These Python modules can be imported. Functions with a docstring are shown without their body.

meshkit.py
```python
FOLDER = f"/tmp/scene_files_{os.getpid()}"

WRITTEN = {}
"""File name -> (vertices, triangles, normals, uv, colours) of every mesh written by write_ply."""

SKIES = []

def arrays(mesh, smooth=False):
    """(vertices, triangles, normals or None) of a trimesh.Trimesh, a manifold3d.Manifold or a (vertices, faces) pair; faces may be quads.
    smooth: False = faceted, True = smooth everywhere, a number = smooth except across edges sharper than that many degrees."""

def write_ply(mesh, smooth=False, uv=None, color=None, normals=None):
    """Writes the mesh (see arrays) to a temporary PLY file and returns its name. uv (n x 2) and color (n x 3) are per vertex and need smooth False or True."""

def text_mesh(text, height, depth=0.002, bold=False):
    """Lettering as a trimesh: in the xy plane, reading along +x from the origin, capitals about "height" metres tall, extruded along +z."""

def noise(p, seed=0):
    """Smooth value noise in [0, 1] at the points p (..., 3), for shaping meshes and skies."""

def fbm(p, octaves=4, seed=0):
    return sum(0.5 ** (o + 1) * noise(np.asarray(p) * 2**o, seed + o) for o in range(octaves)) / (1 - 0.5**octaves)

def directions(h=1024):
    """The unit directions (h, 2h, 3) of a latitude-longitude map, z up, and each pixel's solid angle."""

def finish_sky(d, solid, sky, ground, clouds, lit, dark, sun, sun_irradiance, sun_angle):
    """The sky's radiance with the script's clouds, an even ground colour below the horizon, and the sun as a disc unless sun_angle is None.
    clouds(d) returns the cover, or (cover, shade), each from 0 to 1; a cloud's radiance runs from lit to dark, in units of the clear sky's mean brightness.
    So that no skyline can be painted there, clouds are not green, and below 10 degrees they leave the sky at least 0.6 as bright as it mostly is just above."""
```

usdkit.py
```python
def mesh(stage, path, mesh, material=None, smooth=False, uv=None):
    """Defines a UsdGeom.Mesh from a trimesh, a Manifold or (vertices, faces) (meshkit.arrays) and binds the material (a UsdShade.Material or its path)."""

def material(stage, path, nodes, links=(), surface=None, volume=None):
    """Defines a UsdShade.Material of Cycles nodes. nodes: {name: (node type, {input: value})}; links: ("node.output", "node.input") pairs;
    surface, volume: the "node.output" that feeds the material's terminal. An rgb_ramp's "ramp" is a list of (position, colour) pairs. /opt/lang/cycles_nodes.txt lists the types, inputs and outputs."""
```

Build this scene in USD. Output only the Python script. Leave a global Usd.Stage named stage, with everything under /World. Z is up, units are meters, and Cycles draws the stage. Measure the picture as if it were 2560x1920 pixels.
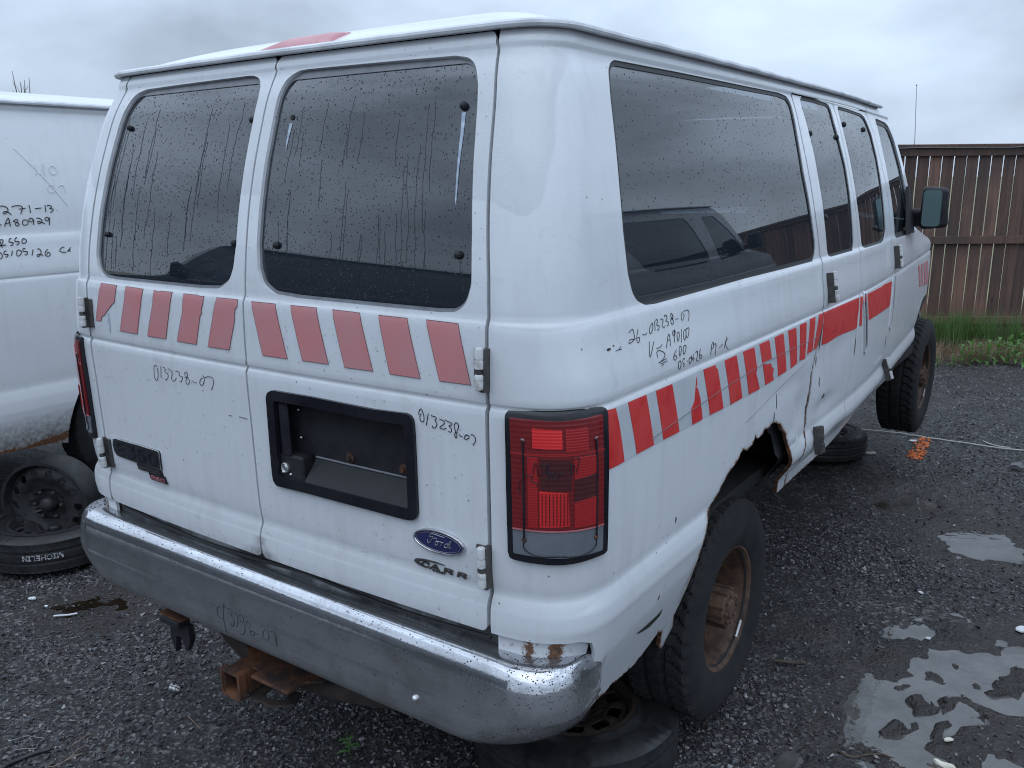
import math, random
import numpy as np
import trimesh, shapely, manifold3d
import meshkit, usdkit
from shapely.geometry import Polygon, LineString, Point, box as sbox
from shapely.ops import unary_union
from scipy.interpolate import PchipInterpolator
from pxr import Usd, UsdGeom, UsdLux, UsdShade, Sdf, Gf, Vt

stage = Usd.Stage.CreateInMemory()
UsdGeom.SetStageUpAxis(stage, UsdGeom.Tokens.z)
UsdGeom.SetStageMetersPerUnit(stage, 1.0)
stage.SetDefaultPrim(UsdGeom.Xform.Define(stage, '/World').GetPrim())
UsdGeom.Scope.Define(stage, '/World/Looks')
rng = np.random.default_rng(7)

# ---------------------------------------------------------------- camera, sky, sun
CAM_POS = (1.88587, -1.48160, 1.92643)
CAM_RIGHT = (0.822207, 0.569119, -0.008862); CAM_DOWN = (0.124907, -0.195599, -0.972697); CAM_FWD = (-0.555314, 0.798652, -0.231910)
cam = UsdGeom.Camera.Define(stage, '/World/camera')
cam.CreateHorizontalApertureAttr(36.0); cam.CreateVerticalApertureAttr(27.0)
cam.CreateFocalLengthAttr(30.41782)
cam.CreateClippingRangeAttr(Gf.Vec2f(0.05, 2000))
_m = Gf.Matrix4d(1.0)
for i, ax in enumerate((CAM_RIGHT, [-v for v in CAM_DOWN], [-v for v in CAM_FWD])):
    _m.SetRow(i, Gf.Vec4d(*ax, 0))
_m.SetRow(3, Gf.Vec4d(*CAM_POS, 1))
cam.AddTransformOp().Set(_m)
EXPOSURE = 0.0
cam.CreateExposureAttr(EXPOSURE)

SUN_DIR = np.array([0.10, -0.36, 0.93]); SUN_DIR /= np.linalg.norm(SUN_DIR)
SUN_EL, SUN_ROT = math.asin(SUN_DIR[2]), math.atan2(SUN_DIR[0], SUN_DIR[1])
SKY_STRENGTH, SUN_INTENSITY = 0.10, 0.13
CLOUD_LO, CLOUD_HI = (6.0, 7.3, 9.1), (12.2, 14.8, 18.4)      # overcast radiance near the horizon and overhead
sky_mat = usdkit.material(stage, '/World/Looks/overcast_sky', {
    'sky': ('sky_texture', {'sky_type': 'single_scattering', 'sun_disc': False, 'sun_elevation': SUN_EL, 'sun_rotation': SUN_ROT}),
    'tc': ('texture_coordinate', {}),
    'sep': ('separate_xyz', {}),
    'up': ('map_range', {'range_type': 'smoothstep', 'from_min': 0.02, 'from_max': 0.9, 'to_min': 0.0, 'to_max': 1.0, 'clamp': True}),
    'map': ('mapping', {'scale': (1.0, 1.0, 1.9), 'location': (0.35, 0.1, 0.2)}),
    'n1': ('noise_texture', {'scale': 3.0, 'detail': 5.0, 'roughness': 0.48, 'distortion': 0.3}),
    'n2': ('noise_texture', {'scale': 7.0, 'detail': 6.0, 'roughness': 0.55}),
    'nm': ('math', {'math_type': 'multiply_add', 'value2': 0.22}),
    'r': ('map_range', {'from_min': 0.44, 'from_max': 0.80, 'to_min': 0.66, 'to_max': 1.24, 'clamp': True}),
    'grad': ('mix', {'color1': CLOUD_LO, 'color2': CLOUD_HI}),
    'shade': ('mix', {'mix_type': 'multiply', 'fac': 1.0}),
    'cc': ('combine_xyz', {}),
    'over': ('mix', {'fac': 0.95}),
    'bg': ('background_shader', {'strength': SKY_STRENGTH})},
    [('tc.generated', 'sep.vector'), ('sep.z', 'up.value'), ('up.result', 'grad.fac'),
     ('tc.generated', 'map.vector'), ('map.vector', 'n1.vector'), ('map.vector', 'n2.vector'),
     ('n2.fac', 'nm.value1'), ('n1.fac', 'nm.value3'), ('nm.value', 'r.value'),
     ('r.result', 'cc.x'), ('r.result', 'cc.y'), ('r.result', 'cc.z'),
     ('grad.color', 'shade.color1'), ('cc.vector', 'shade.color2'),
     ('sky.color', 'over.color1'), ('shade.color', 'over.color2'), ('over.color', 'bg.color')], surface='bg.background')
dome = UsdLux.DomeLight.Define(stage, '/World/sky')
UsdShade.MaterialBindingAPI.Apply(dome.GetPrim()).Bind(sky_mat)
dome.GetPrim().SetCustomDataByKey('kind', 'structure')
dome.GetPrim().SetCustomDataByKey('label', 'overcast grey sky with soft darker cloud patches')
sun = UsdLux.DistantLight.Define(stage, '/World/sun')
sun.CreateNormalizeAttr(True) if hasattr(sun, 'CreateNormalizeAttr') else UsdLux.LightAPI(sun).CreateNormalizeAttr(True)
sun.CreateIntensityAttr(SUN_INTENSITY); sun.CreateAngleAttr(70.0); sun.CreateColorAttr(Gf.Vec3f(1.0, 0.99, 0.97))
_z = Gf.Vec3d(*SUN_DIR); _x = Gf.Cross(Gf.Vec3d(0, 1, 0), _z).GetNormalized(); _y = Gf.Cross(_z, _x)
_m = Gf.Matrix4d(1.0)
for i, ax in enumerate((_x, _y, _z)): _m.SetRow(i, Gf.Vec4d(*ax, 0))
sun.AddTransformOp().Set(_m)

# ---------------------------------------------------------------- helpers
USED = {}
def path_for(name, parent=None):
    base = '/World' if parent is None else str(parent.GetPath())
    k = (base, name); n = USED.get(k, 0); USED[k] = n + 1
    return f'{base}/{name}' + (f'_{n:03d}' if n else '')
def tag(o, label=None, cat=None, group=None, kind=None):
    p = o.GetPrim() if hasattr(o, 'GetPrim') else o
    for k, v in (('label', label), ('category', cat), ('group', group), ('kind', kind)):
        if v: p.SetCustomDataByKey(k, v)
    return p
def thing(name, label, cat, loc=(0, 0, 0), rotz=0, group=None):
    x = UsdGeom.Xform.Define(stage, path_for(name))
    if any(loc): x.AddTranslateOp().Set(Gf.Vec3d(*map(float, loc)))
    if rotz: x.AddRotateZOp().Set(float(rotz))
    return tag(x, label, cat, group)
def put(name, mesh, mat, parent=None, smooth=35, label=None, N=None, prim=None, kind=None):
    p = path_for(name, parent)
    if N is not None:
        v, f = mesh
        m = usdkit.mesh(stage, p, (v, f), mat, False)
        m.CreateNormalsAttr(Vt.Vec3fArray.FromNumpy(np.asarray(N, np.float32))); m.SetNormalsInterpolation('vertex')
    else:
        m = usdkit.mesh(stage, p, mesh, mat, smooth)
    for k, a in (prim or {}).items():
        UsdGeom.PrimvarsAPI(m).CreatePrimvar(k, Sdf.ValueTypeNames.FloatArray, 'vertex').Set(Vt.FloatArray.FromNumpy(np.asarray(a, np.float32)))
    return tag(m, label, kind=kind)
def cat(ms): return trimesh.util.concatenate(ms)
def bx(cx, cy, cz, sx, sy, sz, b=0.0):
    """box with chamfered edges"""
    if b <= 0:
        return trimesh.creation.box((sx, sy, sz), transform=trimesh.transformations.translation_matrix((cx, cy, cz)))
    pts = [(a * (sx / 2 - i), c * (sy / 2 - j), d * (sz / 2 - k)) for a in (-1, 1) for c in (-1, 1) for d in (-1, 1) for i, j, k in ((b, b, 0), (b, 0, b), (0, b, b))]
    h = trimesh.convex.convex_hull(np.array(pts)); h.apply_translation((cx, cy, cz)); return h
def rot(m, deg, axis, at=(0, 0, 0)):
    m.apply_transform(trimesh.transformations.rotation_matrix(math.radians(deg), axis, at)); return m
def frame_m(o, ex, ey, ez):
    M = np.eye(4); M[:3, 0], M[:3, 1], M[:3, 2], M[:3, 3] = ex, ey, ez, o; return M
def tube(P, r, k=6, closed=False):
    """tube along the points P; r a number or one per point"""
    P = np.asarray(P, float); n = len(P); r = np.broadcast_to(np.asarray(r, float), (n,))
    T = np.gradient(P, axis=0); T /= np.maximum(np.linalg.norm(T, axis=1, keepdims=True), 1e-9)
    ref = np.array([0, 0, 1.0]) if abs(T[:, 2]).mean() < .8 else np.array([1.0, 0, 0])
    A = np.cross(T, ref); A /= np.maximum(np.linalg.norm(A, axis=1, keepdims=True), 1e-9); B = np.cross(A, T)
    an = np.linspace(0, 2 * np.pi, k, endpoint=False)
    V = (P[:, None] + r[:, None, None] * (np.cos(an)[None, :, None] * A[:, None] + np.sin(an)[None, :, None] * B[:, None])).reshape(-1, 3)
    i = np.arange(n - 1)[:, None] * k; j = np.arange(k)[None]; j2 = (j + 1) % k
    a, b, c, d = (i + j).ravel(), (i + j2).ravel(), (i + k + j2).ravel(), (i + k + j).ravel()
    F = np.r_[np.c_[a, b, c], np.c_[a, c, d]]
    m = len(V); V = np.r_[V, P[:1], P[-1:]]
    F = np.r_[F, np.c_[np.full(k, m), (np.arange(k) + 1) % k, np.arange(k)], np.c_[np.full(k, m + 1), (n - 1) * k + np.arange(k), (n - 1) * k + (np.arange(k) + 1) % k]]
    return trimesh.Trimesh(V, F, process=False)
def grid_mesh(V):
    """V (n, m, 3) -> trimesh of its quads"""
    n, m = V.shape[:2]; i = np.arange(n - 1)[:, None] * m; j = np.arange(m - 1)[None]
    a, b, c, d = (i + j).ravel(), (i + j + 1).ravel(), (i + m + j + 1).ravel(), (i + m + j).ravel()
    return trimesh.Trimesh(V.reshape(-1, 3), np.r_[np.c_[a, b, c], np.c_[a, c, d]], process=False)
def revolve(prof, k=64, axis='x', mod=None):
    """prof: (radius, axial) pairs; mod(r, a, phi) may change the radius"""
    prof = np.asarray(prof, float); ph = np.linspace(0, 2 * np.pi, k + 1)
    r = np.repeat(prof[:, 0][:, None], k + 1, 1); a = np.repeat(prof[:, 1][:, None], k + 1, 1); p = np.repeat(ph[None], len(prof), 0)
    if mod is not None: r = mod(r, a, p)
    V = np.stack([a, r * np.cos(p), r * np.sin(p)], -1) if axis == 'x' else np.stack([r * np.cos(p), r * np.sin(p), a], -1)
    m = grid_mesh(V)
    return m
def extr(poly, h, z0=0):
    ps = getattr(poly, 'geoms', [poly])
    m = cat([trimesh.creation.extrude_polygon(g, h, engine='earcut') for g in ps if g.area > 1e-9]); m.apply_translation((0, 0, z0)); return m

# ---------------------------------------------------------------- materials
MATS = {}
def mat(name, nodes, links=(), surface='p.BSDF', volume=None):
    MATS[name] = usdkit.material(stage, '/World/Looks/' + name, nodes, links, surface, volume); return MATS[name]
def pbr(name, c1, c2=None, rough=0.5, scale=6.0, metal=0.0, bump=0.0, bscale=60.0, spec=0.5, rough2=None, detail=5.0, lo=0.35, hi=0.65, coat=0.0, dist=0.01):
    c2 = c2 or c1
    nodes = {'tc': ('texture_coordinate', {}), 'n': ('noise_texture', {'scale': scale, 'detail': detail, 'roughness': 0.6}),
             'r': ('rgb_ramp', {'ramp': [(lo, c1), (hi, c2)]}),
             'rr': ('map_range', {'from_min': lo, 'from_max': hi, 'to_min': rough, 'to_max': rough if rough2 is None else rough2, 'clamp': True}),
             'p': ('principled_bsdf', {'metallic': metal, 'specular_ior_level': spec, 'coat_weight': coat})}
    links = [('tc.object', 'n.vector'), ('n.fac', 'r.fac'), ('r.color', 'p.base_color'), ('n.fac', 'rr.value'), ('rr.result', 'p.roughness')]
    if bump:
        nodes['bn'] = ('noise_texture', {'scale': bscale, 'detail': 4.0, 'roughness': 0.6}); nodes['b'] = ('bump', {'strength': bump, 'distance': dist})
        links += [('tc.object', 'bn.vector'), ('bn.fac', 'b.height'), ('b.normal', 'p.normal')]
    return mat(name, nodes, links)
def paint(name, base, dark, drops=1.0, rough=0.22):
    """car paint with road film, faint streaks, water beads and rust where the mesh says so"""
    return mat(name, {
        'tc': ('texture_coordinate', {}), 'at': ('attribute', {'attribute': 'rust'}), 'ag': ('attribute', {'attribute': 'grime'}),
        'n1': ('noise_texture', {'scale': 2.2, 'detail': 6.0, 'roughness': 0.62}),
        'm2': ('mapping', {'scale': (26.0, 26.0, 1.6)}), 'n2': ('noise_texture', {'scale': 1.0, 'detail': 4.0, 'roughness': 0.6}),
        'mx': ('math', {'math_type': 'multiply'}),
        'r1': ('map_range', {'from_min': 0.24, 'from_max': 0.48, 'to_min': 0.0, 'to_max': 0.55, 'clamp': True}),
        'c1': ('mix', {'color1': base, 'color2': dark}),
        'n5': ('noise_texture', {'scale': 38.0, 'detail': 6.0, 'roughness': 0.75}),
        'g1': ('math', {'math_type': 'multiply'}), 'g2': ('map_range', {'from_min': 0.18, 'from_max': 0.62, 'to_min': 0.0, 'to_max': 0.85, 'clamp': True}),
        'cg': ('mix', {'color2': (0.085, 0.07, 0.055)}),
        'n3': ('noise_texture', {'scale': 55.0, 'detail': 5.0, 'roughness': 0.7}),
        'ra': ('math', {'math_type': 'add'}), 'rr': ('map_range', {'from_min': 0.92, 'from_max': 1.04, 'to_min': 0.0, 'to_max': 1.0, 'clamp': True}),
        'n4': ('noise_texture', {'scale': 120.0, 'detail': 4.0}), 'rc': ('rgb_ramp', {'ramp': [(0.3, (0.035, 0.014, 0.007)), (0.55, (0.13, 0.048, 0.015)), (0.75, (0.22, 0.10, 0.035))]}),
        'c2': ('mix', {}), 'rm': ('map_range', {'from_min': 0, 'from_max': 1, 'to_min': rough, 'to_max': 0.8}),
        'v': ('voronoi_texture', {'feature': 'f1', 'scale': 130.0, 'randomness': 1.0}), 'vs': ('separate_xyz', {}),
        'vd': ('map_range', {'range_type': 'smoothstep', 'from_min': 0.30, 'from_max': 0.10, 'to_min': 0.0, 'to_max': 1.0, 'clamp': True}),
        'nm': ('noise_texture', {'scale': 5.0, 'detail': 3.0}), 'nmr': ('map_range', {'from_min': 0.42, 'from_max': 0.6, 'to_min': 0.12, 'to_max': 0.6, 'clamp': True}),
        'lt': ('math', {'math_type': 'less_than'}), 'hm': ('math', {'math_type': 'multiply'}),
        'b': ('bump', {'strength': drops, 'distance': 0.004}),
        'sp': ('voronoi_texture', {'feature': 'f1', 'scale': 26.0}), 'sps': ('separate_xyz', {}), 'spl': ('math', {'math_type': 'less_than', 'value2': 0.16}), 'spd': ('map_range', {'from_min': 0.05, 'from_max': 0.085, 'to_min': 0.75, 'to_max': 0.0, 'clamp': True}), 'spm': ('math', {'math_type': 'multiply'}), 'csp': ('mix', {'color2': (0.06, 0.055, 0.05)}),
        'sm': ('noise_texture', {'scale': 6.5, 'detail': 8.0, 'roughness': 0.7, 'distortion': 1.2}), 'smr': ('map_range', {'from_min': 0.60, 'from_max': 0.76, 'to_min': 0.0, 'to_max': 0.32, 'clamp': True}), 'csm': ('mix', {'color2': (0.20, 0.19, 0.175)}),
        'p': ('principled_bsdf', {'coat_weight': 0.45, 'coat_roughness': 0.04})},
        [('tc.object', 'n1.vector'), ('tc.object', 'm2.vector'), ('m2.vector', 'n2.vector'), ('n1.fac', 'mx.value1'), ('n2.fac', 'mx.value2'), ('mx.value', 'r1.value'), ('r1.result', 'c1.fac'), ('tc.object', 'sp.vector'), ('sp.color', 'sps.vector'), ('sps.x', 'spl.value1'), ('sp.distance', 'spd.value'), ('spd.result', 'spm.value1'), ('spl.value', 'spm.value2'), ('c1.color', 'csp.color1'), ('spm.value', 'csp.fac'), ('tc.object', 'sm.vector'), ('sm.fac', 'smr.value'), ('csp.color', 'csm.color1'), ('smr.result', 'csm.fac'),
         ('tc.object', 'n5.vector'), ('n5.fac', 'g1.value1'), ('ag.fac', 'g1.value2'), ('g1.value', 'g2.value'), ('csm.color', 'cg.color1'), ('g2.result', 'cg.fac'),
         ('tc.object', 'n3.vector'), ('n3.fac', 'ra.value1'), ('at.fac', 'ra.value2'), ('ra.value', 'rr.value'), ('tc.object', 'n4.vector'), ('n4.fac', 'rc.fac'),
         ('cg.color', 'c2.color1'), ('rc.color', 'c2.color2'), ('rr.result', 'c2.fac'), ('c2.color', 'p.base_color'), ('rr.result', 'rm.value'), ('rm.result', 'p.roughness'),
         ('tc.object', 'v.vector'), ('v.distance', 'vd.value'), ('v.color', 'vs.vector'), ('tc.object', 'nm.vector'), ('nm.fac', 'nmr.value'), ('vs.x', 'lt.value1'), ('nmr.result', 'lt.value2'),
         ('vd.result', 'hm.value1'), ('lt.value', 'hm.value2'), ('hm.value', 'b.height'), ('b.normal', 'p.normal')])
def glass(name, tint, ior=1.95, dust=0.03, dustc=(0.16, 0.21, 0.29)):
    return mat(name, {'tr': ('transparent_bsdf', {'color': tint}), 'gl': ('glossy_bsdf', {'color': (1, 1, 1), 'roughness': 0.015}), 'f': ('fresnel', {'IOR': ior}),
        'df': ('diffuse_bsdf', {'color': dustc}), 'm0': ('mix_closure', {'fac': dust}), 'm': ('mix_closure', {})},
        [('tr.BSDF', 'm0.closure1'), ('df.BSDF', 'm0.closure2'), ('f.fac', 'm.fac'), ('m0.closure', 'm.closure1'), ('gl.BSDF', 'm.closure2')], surface='m.closure')
paint('white_paint', (0.53, 0.545, 0.565), (0.42, 0.425, 0.435), drops=0.22)
paint('cargo_white_paint', (0.55, 0.56, 0.575), (0.46, 0.47, 0.48), drops=0.12, rough=0.3)
paint('grey_paint', (0.22, 0.225, 0.24), (0.15, 0.15, 0.16), drops=0.3)
paint('dark_paint', (0.03, 0.032, 0.038), (0.045, 0.042, 0.04), drops=0.3)
glass('tinted_glass', (0.15, 0.18, 0.215)); glass('cab_glass', (0.55, 0.66, 0.64), ior=1.9, dust=0.03); glass('reflected_glass', (0.1, 0.1, 0.1), ior=1.5)
pbr('black_plastic', (0.008, 0.008, 0.010), (0.017, 0.017, 0.019), rough=0.38, rough2=0.55, spec=0.3, scale=20, bump=0.15, bscale=400)
pbr('black_gloss', (0.006, 0.006, 0.009), (0.012, 0.012, 0.015), rough=0.12, rough2=0.25, spec=0.4, scale=12)
pbr('deep_black', (0.004, 0.004, 0.006), (0.008, 0.008, 0.010), rough=0.10, rough2=0.2, scale=9, spec=0.4)
pbr('sill_paint', (0.05, 0.05, 0.052), (0.32, 0.325, 0.33), rough=0.5, scale=5, lo=0.45, hi=0.62)
pbr('seal_rubber', (0.012, 0.012, 0.013), rough=0.55)
pbr('grey_rebate', (0.16, 0.165, 0.18), (0.12, 0.12, 0.13), rough=0.4, scale=30)
pbr('dark_cavity', (0.006, 0.006, 0.007), (0.014, 0.012, 0.011), rough=0.85, scale=8)
pbr('rust_stain', (0.025, 0.013, 0.008), (0.16, 0.10, 0.05), rough=0.85, scale=60, lo=0.4, hi=0.7)
pbr('lining', (0.035, 0.037, 0.042), (0.025, 0.027, 0.03), rough=0.8, scale=4)
pbr('tyre_rubber', (0.008, 0.008, 0.010), (0.019, 0.018, 0.018), spec=0.28, rough=0.55, rough2=0.8, scale=9, bump=0.12, bscale=300)
pbr('tyre_wet', (0.005, 0.005, 0.006), (0.011, 0.0105, 0.0105), rough=0.3, rough2=0.6, scale=14, bump=0.1, bscale=200)
pbr('rusty_rim', (0.030, 0.014, 0.009), (0.105, 0.058, 0.036), rough=0.75, rough2=0.55, scale=16, bump=0.35, bscale=90, detail=8)
pbr('rusty_steel', (0.02, 0.010, 0.008), (0.14, 0.052, 0.02), rough=0.85, rough2=0.6, scale=13, bump=0.4, bscale=80, detail=8, lo=0.42, hi=0.68)
pbr('dark_steel', (0.012, 0.010, 0.010), (0.04, 0.026, 0.02), rough=0.7, scale=12, bump=0.3, bscale=70)
pbr('black_rim', (0.005, 0.005, 0.006), (0.014, 0.013, 0.014), rough=0.4, rough2=0.65, scale=20, bump=0.2, bscale=120)
pbr('hinge_white', (0.50, 0.50, 0.50), (0.25, 0.23, 0.20), rough=0.4, scale=45, lo=0.5, hi=0.75, bump=0.1)
pbr('hinge_steel', (0.022, 0.021, 0.021), (0.06, 0.055, 0.05), rough=0.55, metal=0.0, scale=40)
pbr('silver', (0.55, 0.55, 0.56), (0.35, 0.34, 0.33), rough=0.3, metal=0.9, scale=60)
pbr('marker_ink', (0.006, 0.006, 0.012), rough=0.4); pbr('faint_ink', (0.50, 0.51, 0.53), (0.62, 0.64, 0.66), rough=0.5, scale=60)
pbr('letter_white', (0.42, 0.42, 0.43), (0.08, 0.08, 0.08), rough=0.6, scale=70, lo=0.45, hi=0.6)
pbr('red_film', (0.40, 0.022, 0.022), (0.46, 0.04, 0.036), rough=0.28, rough2=0.45, scale=14)
pbr('faded_red_film', (0.44, 0.165, 0.165), (0.40, 0.185, 0.19), rough=0.35, rough2=0.5, scale=7)
pbr('grey_film', (0.40, 0.43, 0.45), (0.36, 0.38, 0.40), rough=0.3, scale=9)
pbr('film_edge', (0.045, 0.02, 0.02), rough=0.6); pbr('glue_smear', (0.28, 0.34, 0.40), (0.4, 0.45, 0.5), rough=0.5, scale=80)
pbr('emblem_blue', (0.012, 0.014, 0.05), rough=0.12, coat=0.5)
pbr('rail_paint', (0.62, 0.63, 0.65), (0.42, 0.43, 0.45), rough=0.3, rough2=0.45, scale=9)
pbr('silicone', (0.45, 0.5, 0.56), (0.2, 0.26, 0.36), rough=0.35, scale=50)
def lens(name, c1, c2, ribs=(0, 0, 0), k=160.0):
    return mat(name, {'tc': ('texture_coordinate', {}), 'w': ('wave_texture', {'wave_type': 'bands', 'bands_direction': 'z', 'scale': k / 6, 'distortion': 0.0}),
        'w2': ('wave_texture', {'wave_type': 'bands', 'bands_direction': 'x', 'scale': k / 6, 'distortion': 0.0}), 'mx': ('math', {'math_type': 'add'}),
        'n': ('noise_texture', {'scale': 9.0, 'detail': 2.0}), 'r': ('mix', {'color1': c1, 'color2': c2}), 'b': ('bump', {'strength': 0.25, 'distance': 0.002}),
        'p': ('principled_bsdf', {'roughness': 0.1, 'coat_weight': 1.0, 'coat_roughness': 0.02})},
        [('tc.object', 'w.vector'), ('tc.object', 'w2.vector'), ('w.fac', 'mx.value1'), ('w2.fac', 'mx.value2'), ('tc.object', 'n.vector'), ('n.fac', 'r.fac'), ('r.color', 'p.base_color'), ('mx.value', 'b.height'), ('b.normal', 'p.normal')])
lens('red_lens', (0.075, 0.003, 0.004), (0.115, 0.004, 0.006)); lens('red_reflector', (0.19, 0.005, 0.007), (0.25, 0.008, 0.009), k=300)
lens('bright_red_lens', (0.62, 0.022, 0.022), (0.50, 0.015, 0.016), k=260); lens('clear_lens', (0.05, 0.056, 0.066), (0.15, 0.165, 0.185), k=420); lens('dark_red_lens', (0.022, 0.003, 0.004), (0.03, 0.004, 0.005))
pbr('marker_lens', (0.34, 0.09, 0.10), (0.42, 0.16, 0.17), rough=0.3, scale=12)
mat('chrome', {'tc': ('texture_coordinate', {}), 'n': ('noise_texture', {'scale': 11.0, 'detail': 6.0, 'roughness': 0.65}), 'v': ('voronoi_texture', {'feature': 'smooth_f1', 'scale': 130.0, 'smoothness': 0.6}),
    'nm': ('noise_texture', {'scale': 3.0}), 'n2': ('noise_texture', {'scale': 70.0, 'detail': 4.0}),
    'rr': ('map_range', {'from_min': 0.40, 'from_max': 0.7, 'to_min': 0.055, 'to_max': 0.17, 'clamp': True}), 'c': ('mix', {'color1': (0.55, 0.555, 0.575), 'color2': (0.33, 0.325, 0.335)}),
    'cf': ('map_range', {'from_min': 0.45, 'from_max': 0.72, 'to_min': 0.0, 'to_max': 0.8, 'clamp': True}), 'vd': ('map_range', {'from_min': 0.1, 'from_max': 0.6, 'to_min': 1.0, 'to_max': 0.0, 'clamp': True}),
    'hm': ('math', {'math_type': 'multiply'}), 'ha': ('math', {'math_type': 'multiply_add', 'value2': 0.35}), 'b': ('bump', {'strength': 0.035, 'distance': 0.004}),
    'p': ('principled_bsdf', {'metallic': 0.96})},
    [('tc.object', 'n.vector'), ('tc.object', 'v.vector'), ('tc.object', 'n2.vector'), ('tc.object', 'nm.vector'), ('n.fac', 'rr.value'), ('rr.result', 'p.roughness'), ('n.fac', 'cf.value'), ('cf.result', 'c.fac'), ('c.color', 'p.base_color'),
     ('v.distance', 'vd.value'), ('vd.result', 'hm.value1'), ('nm.fac', 'hm.value2'), ('n2.fac', 'ha.value1'), ('hm.value', 'ha.value3'), ('ha.value', 'b.height'), ('b.normal', 'p.normal')])
mat('mirror_glass', {'g': ('glossy_bsdf', {'color': (0.26, 0.38, 0.39), 'roughness': 0.06}), 'd': ('diffuse_bsdf', {'color': (0.03, 0.05, 0.05)}), 'm': ('mix_closure', {'fac': 0.7})}, [('d.BSDF', 'm.closure1'), ('g.BSDF', 'm.closure2')], surface='m.closure')
mat('water_drop', {'p': ('principled_bsdf', {'base_color': (0.02, 0.022, 0.027), 'roughness': 0.03, 'ior': 1.33, 'specular_ior_level': 0.6})})
mat('water_bead', {'t': ('transparent_bsdf', {'color': (0.9, 0.92, 0.95)}), 'g': ('glossy_bsdf', {'color': (1, 1, 1), 'roughness': 0.03}), 'f': ('fresnel', {'IOR': 1.6}), 'm': ('mix_closure', {})}, [('f.fac', 'm.fac'), ('t.BSDF', 'm.closure1'), ('g.BSDF', 'm.closure2')], surface='m.closure')
M = MATS

# ---------------------------------------------------------------- van body skin
# rear centre profile and side profile (world z above ground)
ZR=np.array([2.262,2.2427,2.214,2.207,2.1765,2.143,2.103,2.0756,2.023,1.969,1.907,1.858,1.778,1.716,1.650,1.629,1.613,1.56,1.47,1.445,1.437,1.425,1.41,1.29,1.16,1.06,1.02,1.003,.990,.968,.945,.92,.885,.80,.60,.40])
YC=np.array([.176,.1655,.1515,.1535,.138,.1205,.104,.0945,.0765,.059,.042,.030,.0143,.0045,-.003,-.0045,-.0135,-.017,-.019,-.0190,-.0140,-.0215,-.0225,-.0195,-.0165,-.0135,-.0110,-.0080,-.0060,-.0150,-.0205,-.021,-.018,-.014,0.,.01])
_top=2.207;_f=(YC-YC[14])/(YC[3]-YC[14])
SX=np.where((ZR<=_top)&(ZR>=1.65),.955-.119*_f,0)
for z,v in {2.262:.828,2.2427:.833,2.214:.8405,1.629:.957,1.613:.967,1.56:.979,1.47:.999,1.445:1.001,1.437:.997,1.425:1.005,1.41:1.007,1.29:1.011,1.16:1.010,1.06:1.007,1.02:1.004,1.003:1.001,.990:.999,.968:1.009,.945:1.015,.92:1.016,.885:1.008,.80:.985,.60:.92,.40:.86}.items():
    SX[np.argmin(abs(ZR-z))]=v
XS=np.interp(ZR,[.40,.885,.993,1.435,1.62,1.7125,2.0679,2.1097,2.1728,2.2088,2.245],[.783,.783,.785,.790,.787,.781,.740,.7337,.7189,.7112,.704])
GB=np.interp(ZR,[.4,.9,1.0,1.435,1.62,2.2],[.01,.01,.012,.015,.035,.030])
LY=np.interp(ZR,[1.0,1.44,1.62,2.2],[.205,.205,.20,.13])
LW=np.ones_like(ZR)
A,LC=.79,.30
_P = PchipInterpolator
_o=np.argsort(ZR)
PYC,PSX,PXS,PGB,PLY=[_P(ZR[_o],v[_o]) for v in (YC,SX,XS,GB,LY)]
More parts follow.
